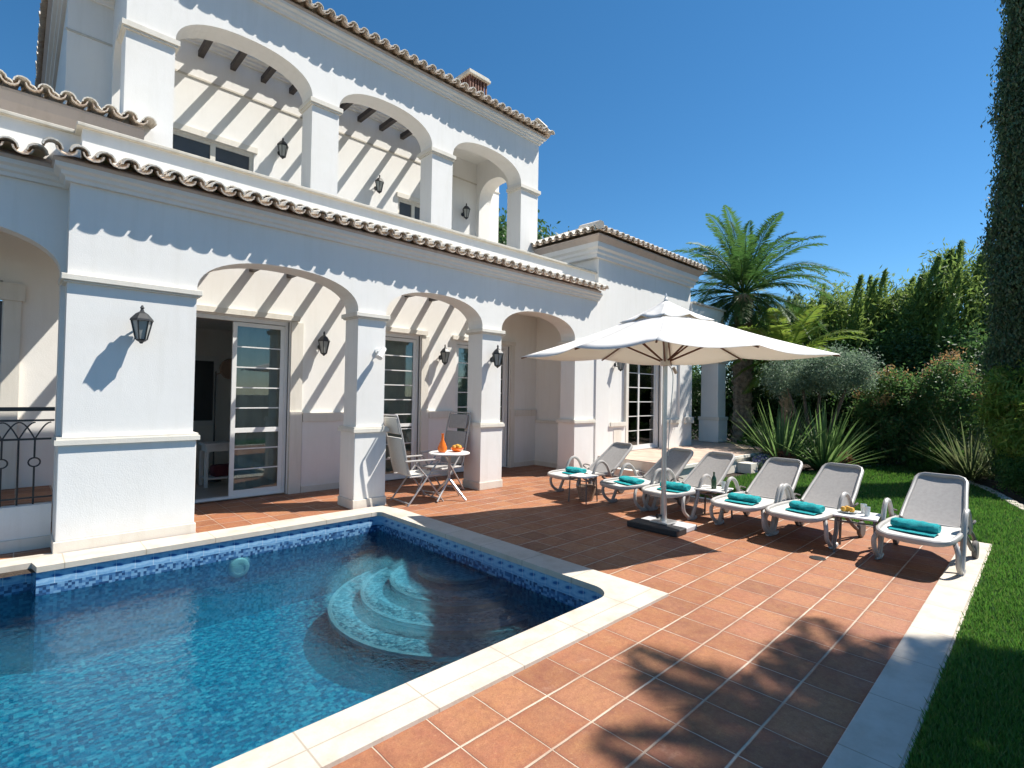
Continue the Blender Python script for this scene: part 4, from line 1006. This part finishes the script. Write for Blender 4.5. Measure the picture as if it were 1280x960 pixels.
for dx, dy, dz in [(0, 0, .085), (.05, .01, .07), (-.045, .02, .07), (.0, -.05, .07), (.01, .055, .07)]:
    m.lathe([(.002, -.036), (.025, -.028), (.038, 0), (.025, .028), (.002, .036)], (4.98+dx, 6.38+dy, .726+dz), 10)
m.build('fruit', 'fruit', fw, smooth=True)

# ------------------------------------------------------------ interior pieces
ct = thing('console_table', 'white console table with lower shelf inside the open door', 'table', (2.75, 9.75, 0))
m = MB(); m.box(2.25, 3.55, 9.55, 9.95, .70, .74); m.box(2.29, 3.51, 9.58, 9.92, .60, .70); m.build('tabletop', 'white_furniture', ct, bevel=.005)
m = MB(); m.box(2.29, 3.51, 9.58, 9.92, .14, .17); m.build('shelf', 'white_furniture', ct, bevel=.004)
for x in (2.27, 3.48):
    for y in (9.57, 9.88): m = MB(); m.box(x, x+.05, y, y+.05, 0, .60); m.build('leg', 'white_furniture', ct)
m = MB(); m.box(2.40, 2.85, 9.60, 9.88, .171, .36); tag(m.build('storage_basket', 'red_cloth', bevel=.05), 'dark red storage basket on the lower shelf of the console table', 'basket')
fl_ = thing('floor_lamp', 'thin dark floor lamp with a round shade standing inside the open door', 'floor lamp', (2.55, 10.2, .02))
m = MB(); m.lathe([(.13, 0), (.13, .015), (.02, .03)], (2.55, 10.2, .02), 16); m.build('lamp_base', 'dark_frame', fl_)
m = MB(); m.tube([(2.55, 10.2, .03), (2.55, 10.2, 1.95)], .014, 8); m.build('stem', 'dark_frame', fl_)
m = MB(); m.lathe([(.17, -.03), (.19, 0), (.17, .03)], (0, 0, 0), 20); m.v = [(x+2.78, z+10.15, y+2.0) for x, y, z in m.v]; m.tube([(2.55, 10.2, 1.9), (2.7, 10.18, 1.95)], .012, 6); m.build('lamp_shade', 'wicker', fl_)

# ============================================================ PLANTING
def tree(name, lab, cat, loc, group=None): return thing(name, lab, cat, loc, 0, group)
def palm(loc, crown_z, nf, fl, lab, mat='palm', trunk_r=.26, seedn=1, droop=1.0, lean=(0, 0), leaf=.34, elev=(-.75, 1.35), group=None, name='palm_tree', nl=70, tilt=0):
    rs = np.random.default_rng(seedn); t = tree(name, lab, 'palm tree', loc, group); x, y, z0 = loc
    m = MB(); pts, rr = [], []
    nseg = max(6, int((crown_z-z0)/.10))
    for i in range(nseg+1):
        s_ = i/nseg; pts.append((x+lean[0]*s_, y+lean[1]*s_, z0+(crown_z-z0)*s_)); rr.append(trunk_r*(1+.12*(i % 2)+.03*rs.normal())*(1.05-.1*s_))
    m.tube(pts, rr, 14)
    # leaf-base stubs
    nb = int(26*(crown_z-z0)*trunk_r*4)
    for _ in range(nb):
        s_ = rs.uniform(.05, 1); an = rs.uniform(0, 2*PI); zz_ = z0+(crown_z-z0)*s_; cx, cy = x+lean[0]*s_, y+lean[1]*s_
        o1 = (cx+math.cos(an)*trunk_r*.9, cy+math.sin(an)*trunk_r*.9, zz_); o2 = (cx+math.cos(an)*(trunk_r+.09), cy+math.sin(an)*(trunk_r+.09), zz_+.13)
        m.tube([o1, o2], [.05, .02], 5)
    m.build('trunk', 'palm_bark', t)
    c0 = np.array([x+lean[0], y+lean[1], crown_z]); polys = []; rach = MB()
    for i in range(nf):
        an = i*2.39996+rs.normal(0, .15); u = (i+.5)/nf; el = elev[1]+(elev[0]-elev[1])*u+rs.normal(0, .07); L = fl*(.80+.3*math.sin(PI*min(1, u+.2)))*rs.uniform(.9, 1.08)
        dirv = np.array([math.cos(an)*math.cos(el), math.sin(an)*math.cos(el), math.sin(el)])
        p_ = c0+dirv*.12; P_ = [p_.copy()]; dd_ = dirv.copy(); ns = 14
        for k_ in range(ns):
            dd_ = dd_+np.array([0, 0, -1])*(.045+.075*droop*(k_/ns))*(1 if el > -.3 else .5); dd_ /= np.linalg.norm(dd_); p_ = p_+dd_*L/ns; P_.append(p_.copy())
        P_ = np.array(P_); rach.tube([tuple(q) for q in P_], [.022*(1-.85*k_/ns) for k_ in range(ns+1)], 4, cap=False)
        ts = np.linspace(.14, .995, nl); idx = ts*ns; i0 = np.minimum(idx.astype(int), ns-1); fr_ = (idx-i0)[:, None]
        pos_ = P_[i0]*(1-fr_)+P_[i0+1]*fr_; tan = P_[i0+1]-P_[i0]; tan /= np.linalg.norm(tan, axis=1, keepdims=True)
        side = np.cross(tan, [0, 0, 1.0]); side /= np.linalg.norm(side, axis=1, keepdims=True)+1e-6; upv = np.cross(side, tan)
        ll = leaf*np.sin(PI*np.clip(ts*.92+.08, 0, 1))**.6*(1+.1*rs.normal(size=nl))
        for sg in (-1, 1):
            d = side*sg*.80+tan*.62+upv*(.22+.12*rs.normal(size=(nl, 1))); d[:, 2] -= .12; d /= np.linalg.norm(d, axis=1, keepdims=True)
            e1 = pos_+d*ll[:, None]; e1[:, 2] -= ll*.14; wv_ = tan*.016+upv*.005; md = pos_+d*ll[:, None]*.45
            polys.append(np.stack([pos_, md+wv_, e1, md-wv_], 1))
    np_mesh('crown', np.concatenate(polys), 4, mat, t)
    rach.build('frond_stalks', mat, t)
    return t
palm((16.35, 6.62, 0), 4.85, 78, 2.65, 'tall date palm with rough trunk rising behind the porch column', seedn=3, trunk_r=.25, nl=90, leaf=.44, elev=(-.8, 1.38), droop=1.45)
palm((15.9, 5.2, 0), 2.7, 38, 1.8, 'low yellowish green palm behind the clipped grey shrub and umbrella', 'palm_gold', .12, 5, leaf=.36, name='palm_shrub', elev=(-.5, 1.3))
palm((7.97, -2.88, 0), 8.0, 64, 1.5, 'palm beside the lawn whose shadow falls on the terrace', seedn=9, trunk_r=.22, leaf=.45)

def shell_points(n, c, r, inner=.55, flat=.0):
    d = unit(n); rad = rng.uniform(inner**3, 1, (n, 1))**(1/3)
    return c+d*rad*np.array(r)
def clumpy(c, r, nclump, nleaf, cr, L, W, axis=None, spread=1.0, bottom=None, core=.0):
    cs = shell_points(nclump, np.array(c), r, .35); pts = []
    for q in cs:
        k_ = int(nleaf*rng.uniform(.6, 1.4)); s_ = cr*rng.uniform(.6, 1.35)
        pts.append(q+rng.normal(0, .5, (k_, 3))*s_)
    P_ = np.concatenate(pts)
    if bottom is not None: P_ = P_[P_[:, 2] > bottom]
    return leaves(P_, L, W, axis, spread)
def trunkmb(x, y, z0, z1, r, limbs=5, spread=.6, rs=random):
    m = MB(); m.tube([(x, y, z0), (x+.04, y-.02, z0+(z1-z0)*.4), (x, y, z1)], [r, r*.8, r*.45], 8)
    for i in range(limbs):
        an = rs.uniform(0, 2*PI); h0 = z0+(z1-z0)*rs.uniform(.35, .85)
        m.tube([(x, y, h0), (x+math.cos(an)*spread*.5, y+math.sin(an)*spread*.5, h0+spread*.5), (x+math.cos(an)*spread, y+math.sin(an)*spread, h0+spread*1.1)], [r*.45, r*.3, r*.12], 6)
    return m
# cypress
t = tree('cypress_tree', 'very tall dark cypress at the right edge beyond the lawn', 'tree', (14.2, .22, 0))
trunkmb(14.2, .22, 0, 11, .16, 0).build('trunk', 'bark', t)
nz = 4200; zc = rng.uniform(.3, 13.2, nz); zc = zc*.87; rad = .60*np.clip((11.7-zc)/7.6, .03, 1)**.6*(.93+.10*rng.normal(size=nz)*.6); th = rng.uniform(0, 2*PI, nz); rad = rad*(1+.13*np.sin(2.3*zc+1.7*th)+.12*np.sin(5.1*zc-3*th+1)+.08*np.sin(11*zc+th))
cs = np.stack([14.2+np.cos(th)*rad*.86, .22+np.sin(th)*rad*.86, zc], 1)
P_ = (cs[:, None, :]+rng.normal(0, 1, (nz, 34, 3))*np.array([.085, .085, .15])).reshape(-1, 3)
np_mesh('crown', leaves(P_, .085, .032, np.array([0, 0, 1.0]), .7), 4, 'cypress', t)
# feathery tall screen trees
FT = [(19.6, 5.75, 5.0, 'left of the palm side gap'), ]
def plume_tree(x, y, h, np_, spread, lab, mat='feathery', group='feathery screen trees behind the garden', lean=(.0, -.22)):
    t = tree('screen_tree', lab, 'tree', (x, y, 0), group)
    trunkmb(x, y, 0, h*.6, .12, 4, .7).build('trunk', 'bark', t)
    pts, ax = [], []
    for i in range(np_):
        bx_, by_ = rng.normal(0, spread*.55, 2); hh = h*rng.uniform(.74, .96)*(1-.08*math.hypot(bx_, by_)/spread); zb0 = rng.uniform(.1, hh*.45)
        k_ = 1000; s_ = rng.uniform(0, 1, k_)**.85; rr = rng.uniform(.28, .46)*(1-s_)**.9*(.45+s_*.9)+.02
        th = rng.uniform(0, 2*PI, k_); q = rng.uniform(.35, 1, k_)**.5
        ln = lean[1]*s_**2*rng.uniform(.6, 3.2)
        pts.append(np.stack([x+bx_*1.15+np.cos(th)*rr*q+lean[0]*s_, y+by_*1.15+np.sin(th)*rr*q+ln, zb0+(hh-zb0)*s_], 1))
        a_ = np.stack([np.cos(th)*.55, np.sin(th)*.55-.35, np.full(k_, 1.1)], 1); ax.append(a_)
    P_ = np.concatenate(pts); A_ = np.concatenate(ax)
    body = []
    for q in shell_points(190, np.array((x-.25, y, h*.44)), (1.15, 1.15, h*.42), .5):
        k_ = int(rng.uniform(50, 120)); body.append(q+rng.normal(0, 1, (k_, 3))*np.array([.17, .17, .26])*rng.uniform(.7, 1.3))
    body = np.concatenate(body); body = body[body[:, 2] > .05]
    P_ = np.concatenate([P_, body]); A_ = np.concatenate([A_, np.tile([-.1, -.2, .7], (len(body), 1))])
    np_mesh('crown', leaves(P_, .19, .042, A_, .9), 4, mat, t)
for i, (x, y, h, lab) in enumerate([(20.2, 6.9, 5.7, 'feathery screen tree just right of the date palm crown, lowest of the row'),
        (19.8, 5.5, 6.1, 'feathery screen tree with sparse tips, second in the row right of the palm'),
        (19.7, 4.4, 6.25, 'dense feathery screen tree, third in the row right of the palm'),
        (20.3, 3.5, 6.2, 'blue green feathery screen tree in the middle of the row'),
        (19.8, 2.7, 5.9, 'yellow green feathery screen tree right of the middle of the row'),
        (19.6, 1.85, 6.9, 'tallest feathery screen tree, next to the cypress, leaning tip'),
        (20.4, .8, 6.4, 'feathery screen tree partly hidden behind the cypress')]):
    plume_tree(x, y, h, 15, 1.1, lab)
# dark hedge mass behind
def bush(name, lab, cat, c, r, nclump, nleaf, cr, L, W, mat, group=None, trunk=True, axis=None, spread=1.0):
    t = tree(name, lab, cat, (c[0], c[1], 0), group)
    if trunk: trunkmb(c[0], c[1], 0, max(.25, c[2]), .05, 5, min(r[0], r[1])*.5).build('stem', 'bark', t)
    np_mesh('foliage', clumpy(c, r, nclump, nleaf, cr, L, W, axis, spread, bottom=.02), 4, mat, t)
    return t
for i, (x, y, lab) in enumerate([(18.6, 10.2, 'dark hedge shrub behind the porch'), (18.3, 8.2, 'dark hedge shrub behind the date palm trunk'), (18.0, 6.3, 'dark hedge shrub right of the date palm trunk'),
                                 (17.9, 4.6, 'dark hedge shrub behind the clipped grey shrub'), (18.2, 3.0, 'dark hedge shrub under the screen trees'), (18.0, 1.4, 'dark hedge shrub by the cypress foot')]):
    bush('hedge_shrub', lab, 'hedge', (x, y, 1.6), (1.0, 1.35, 1.7), 120, 130, .5, .11, .055, 'dark_hedge', 'dark hedge shrubs closing the garden')
#hw_ = MB(); hw_.box(21.5, 21.7, -6, 16, -.03, 2.6); tag(hw_.build('boundary_wall', 'wall_in'), 'garden boundary wall hidden behind the hedge and screen trees', 'wall')
# olive cloud-pruned shrub
t = tree('clipped_shrub', 'grey green cloud clipped shrub on bare stems beside the strap leaved plant', 'shrub', (14.0, 3.95, 0))
m = MB()
for dx, dy in [(-.3, .5), (.1, -.1), (.3, -.6), (0, .25)]:
    m.tube([(14.0, 3.95, 0), (14.0+dx*.5, 3.95+dy*.5, .9), (14.0+dx, 3.95+dy, 1.9)], [.07, .05, .03], 7)
m.build('stem', 'bark', t)
np_mesh('foliage', np.concatenate([clumpy((14.0, 4.35, 2.18), (.6, .75, .48), 110, 120, .2, .055, .022, bottom=1.55), clumpy((14.05, 3.4, 2.28), (.6, .75, .5), 110, 120, .2, .055, .022, bottom=1.6)]), 4, 'olive', t)
# photinia with red tips
for x, y, z, rx, rz, lab in [(15.9, 2.75, 1.15, .75, 1.15, 'leafy shrub with reddish tips, left one of the pair behind the lawn'), (16.0, 1.55, 1.3, .8, 1.35, 'leafy shrub with reddish tips, taller right one of the pair behind the lawn')]:
    t = bush('red_tip_shrub', lab, 'shrub', (x, y, z), (rx, .8, rz), 170, 110, .22, .085, .035, 'photinia', 'red tipped shrubs behind the lawn')
    q = shell_points(34, np.array((x, y, z+.15)), (rx, .8, rz), .8); q = q[q[:, 2] > z+.35]
    P_ = (q[:, None, :]+rng.normal(0, .075, (len(q), 46, 3))).reshape(-1, 3)
    tag(np_mesh('new_growth', leaves(P_, .09, .03, np.array([0, 0, .8])), 4, 'photinia_tip', t), kind='stuff')
# strap-leaved plants
def strap(loc, n_, L, wd, lab, mat, name='strap_leaf_plant', el=(.35, 1.45), group=None, droop=.6):
    t = tree(name, lab, 'plant', loc, group); polys = []
    for i in range(n_):
        an = rng.uniform(0, 2*PI); e_ = rng.uniform(*el); l_ = L*rng.uniform(.55, 1.05); d = np.array([math.cos(an)*math.cos(e_), math.sin(an)*math.cos(e_), math.sin(e_)])
        p_ = np.array(loc)+np.array([math.cos(an), math.sin(an), 0])*rng.uniform(0, .16); sd_ = np.array([-math.sin(an), math.cos(an), 0]); ns = 6
        for k_ in range(ns):
            w0, w1 = wd*(1-(k_/ns)**2), wd*(1-((k_+1)/ns)**2)+.001
            q = p_+d*l_/ns; polys.append([p_-sd_*w0, p_+sd_*w0, q+sd_*w1, q-sd_*w1]); p_ = q; d = d+np.array([0, 0, -1])*droop*.16*(k_/ns+.1); d /= np.linalg.norm(d)
    np_mesh('foliage', np.array(polys), 4, mat, t); return t
strap((13.0, 4.35, 0), 170, 1.75, .030, 'large upright strap leaved plant at the platform corner, left of its twin', 'phormium', group='large strap leaved plants at the lawn edge')
strap((13.3, 3.55, 0), 170, 1.6, .030, 'large arching strap leaved plant at the lawn edge, bright green right twin', 'phormium', group='large strap leaved plants at the lawn edge')
strap((14.5, 1.15, 0), 170, 1.55, .020, 'dark spiky fine leaved plant behind the curved edging on the right', 'phormium_dark', el=(.1, 1.3), droop=.5)
strap((15.0, .75, 0), 120, 1.5, .020, 'dark spiky plant at the foot of the cypress', 'phormium_dark', el=(.2, 1.3), droop=.5)
for x, y, lab in [(12.55, 4.2, 'low bronze leaved shrub against the platform'), (13.75, 3.45, 'low bronze leaved shrub under the right strap leaved plant'), (14.2, 3.55, 'reddish ground shrub behind the strap leaved plants')]:
    bush('bronze_shrub', lab, 'shrub', (x, y, .22), (.28, .32, .22), 40, 70, .10, .09, .025, 'bronze', 'low bronze shrubs', trunk=False, axis=np.array([0, 0, .8]))
strap((16.2, 2.95, 0), 60, .55, .010, 'small pale grass tuft at the back of the lawn, left of its neighbour', 'tuft', 'grass_tuft', group='pale grass tufts')
strap((16.1, 2.35, 0), 60, .5, .010, 'small pale grass tuft at the back of the lawn, right of its neighbour', 'tuft', 'grass_tuft', group='pale grass tufts')
strap((17.2, 4.0, 0), 50, .9, .014, 'green grassy clump in the shade between the shrubs', 'tuft', 'grass_tuft', group='pale grass tufts')
for x, y, z, r_, lab in [(12.6, .15, .35, .42, 'bright green rounded shrub at the right edge beside the lawn'), (13.6, .25, .45, .45, 'bright green shrub behind the rounded one at the right edge'), (11.3, -.35, .3, .4, 'bright green shrub at the frame edge nearest the lawn')]:
    bush('bright_shrub', lab, 'shrub', (x, y, z), (r_, r_, r_*.95), 70, 130, .12, .05, .022, 'box', 'bright shrubs on the right border')
for x, y, z, rx, rz, lab in [(13.5, .42, 1.55, .50, .85, 'tall golden green shrub in front of the cypress on the right border'), (13.0, .12, 1.0, .45, .75, 'shorter golden green shrub at the frame edge before the cypress')]:
    bush('golden_shrub', lab, 'shrub', (x, y, z), (rx, rx, rz), 90, 120, .17, .13, .028, 'palm_gold', 'golden shrubs before the cypress', axis=np.array([0, 0, .6]))
for i, (x, y, lab) in enumerate([(14.6, 5.25, 'leafy green plant at the foot of the porch platform, left'), (15.0, 5.6, 'leafy green plant in front of the palm trunk'), (15.5, 4.9, 'leafy green plant right of the palm trunk'), (15.1, 3.35, 'leafy green plant behind the right strap leaved plant'), (15.3, 4.2, 'leafy green plant under the clipped grey shrub'), (14.9, 1.75, 'leafy green plant between edging and red tipped shrubs')]):
    bush('leafy_plant', lab, 'plant', (x, y, .35), (.4, .45, .4), 50, 80, .14, .14, .05, 'box', 'leafy plants by the platform', trunk=False)
t = bush('lavender', 'low clump of blue violet flowers in front of the platform wall', 'flowers', (12.35, 4.52, .16), (.45, .16, .14), 40, 60, .08, .07, .012, 'olive', trunk=False, axis=np.array([0, 0, 1.5]))
np_mesh('flowers', leaves(shell_points(900, np.array((12.35, 4.52, .24)), (.48, .18, .12)), .05, .02, np.array([0, 0, 1.0])), 4, 'lavender', t)
# tree behind the house
for x, y, z, r_, lab in [(19, 20.5, 8.0, 2.6, 'dark tree top showing beside the upper loggia column')]:
    t = tree('background_tree', lab, 'tree', (x, y, 0)); trunkmb(x, y, 0, 7, .3, 7, 1.8).build('trunk', 'bark', t)
    np_mesh('crown', clumpy((x, y, z), (r_*1.5, r_*1.5, r_), 200, 120, .7, .25, .12), 4, 'dark_hedge', t)
# curved stone edging around the lawn
ed = MB(); cur_ = smoothpath([(x, y, 0) for x, y in lawn_poly[8:20]], 8)
for i in range(len(cur_)-1):
    a_, b_ = cur_[i], cur_[i+1]; d = (b_-a_).normalized(); nrm = Vector((-d.y, d.x, 0)); a2 = a_+d*.006; b2 = b_-d*.006; hh = .035+.012*random.random(); wd_ = .06+.015*random.random()
    vs = [a2-nrm*wd_, b2-nrm*wd_, b2+nrm*wd_, a2+nrm*wd_]; ed.add([(v.x, v.y, -.03) for v in vs]+[(v.x, v.y, hh) for v in vs], [(0, 3, 2, 1), (4, 5, 6, 7), (0, 1, 5, 4), (1, 2, 6, 5), (2, 3, 7, 6), (3, 0, 4, 7)])
tag(ed.build('lawn_edging', 'stone', bevel=.01), 'curved line of pale edging stones between lawn and planting bed', 'edging')
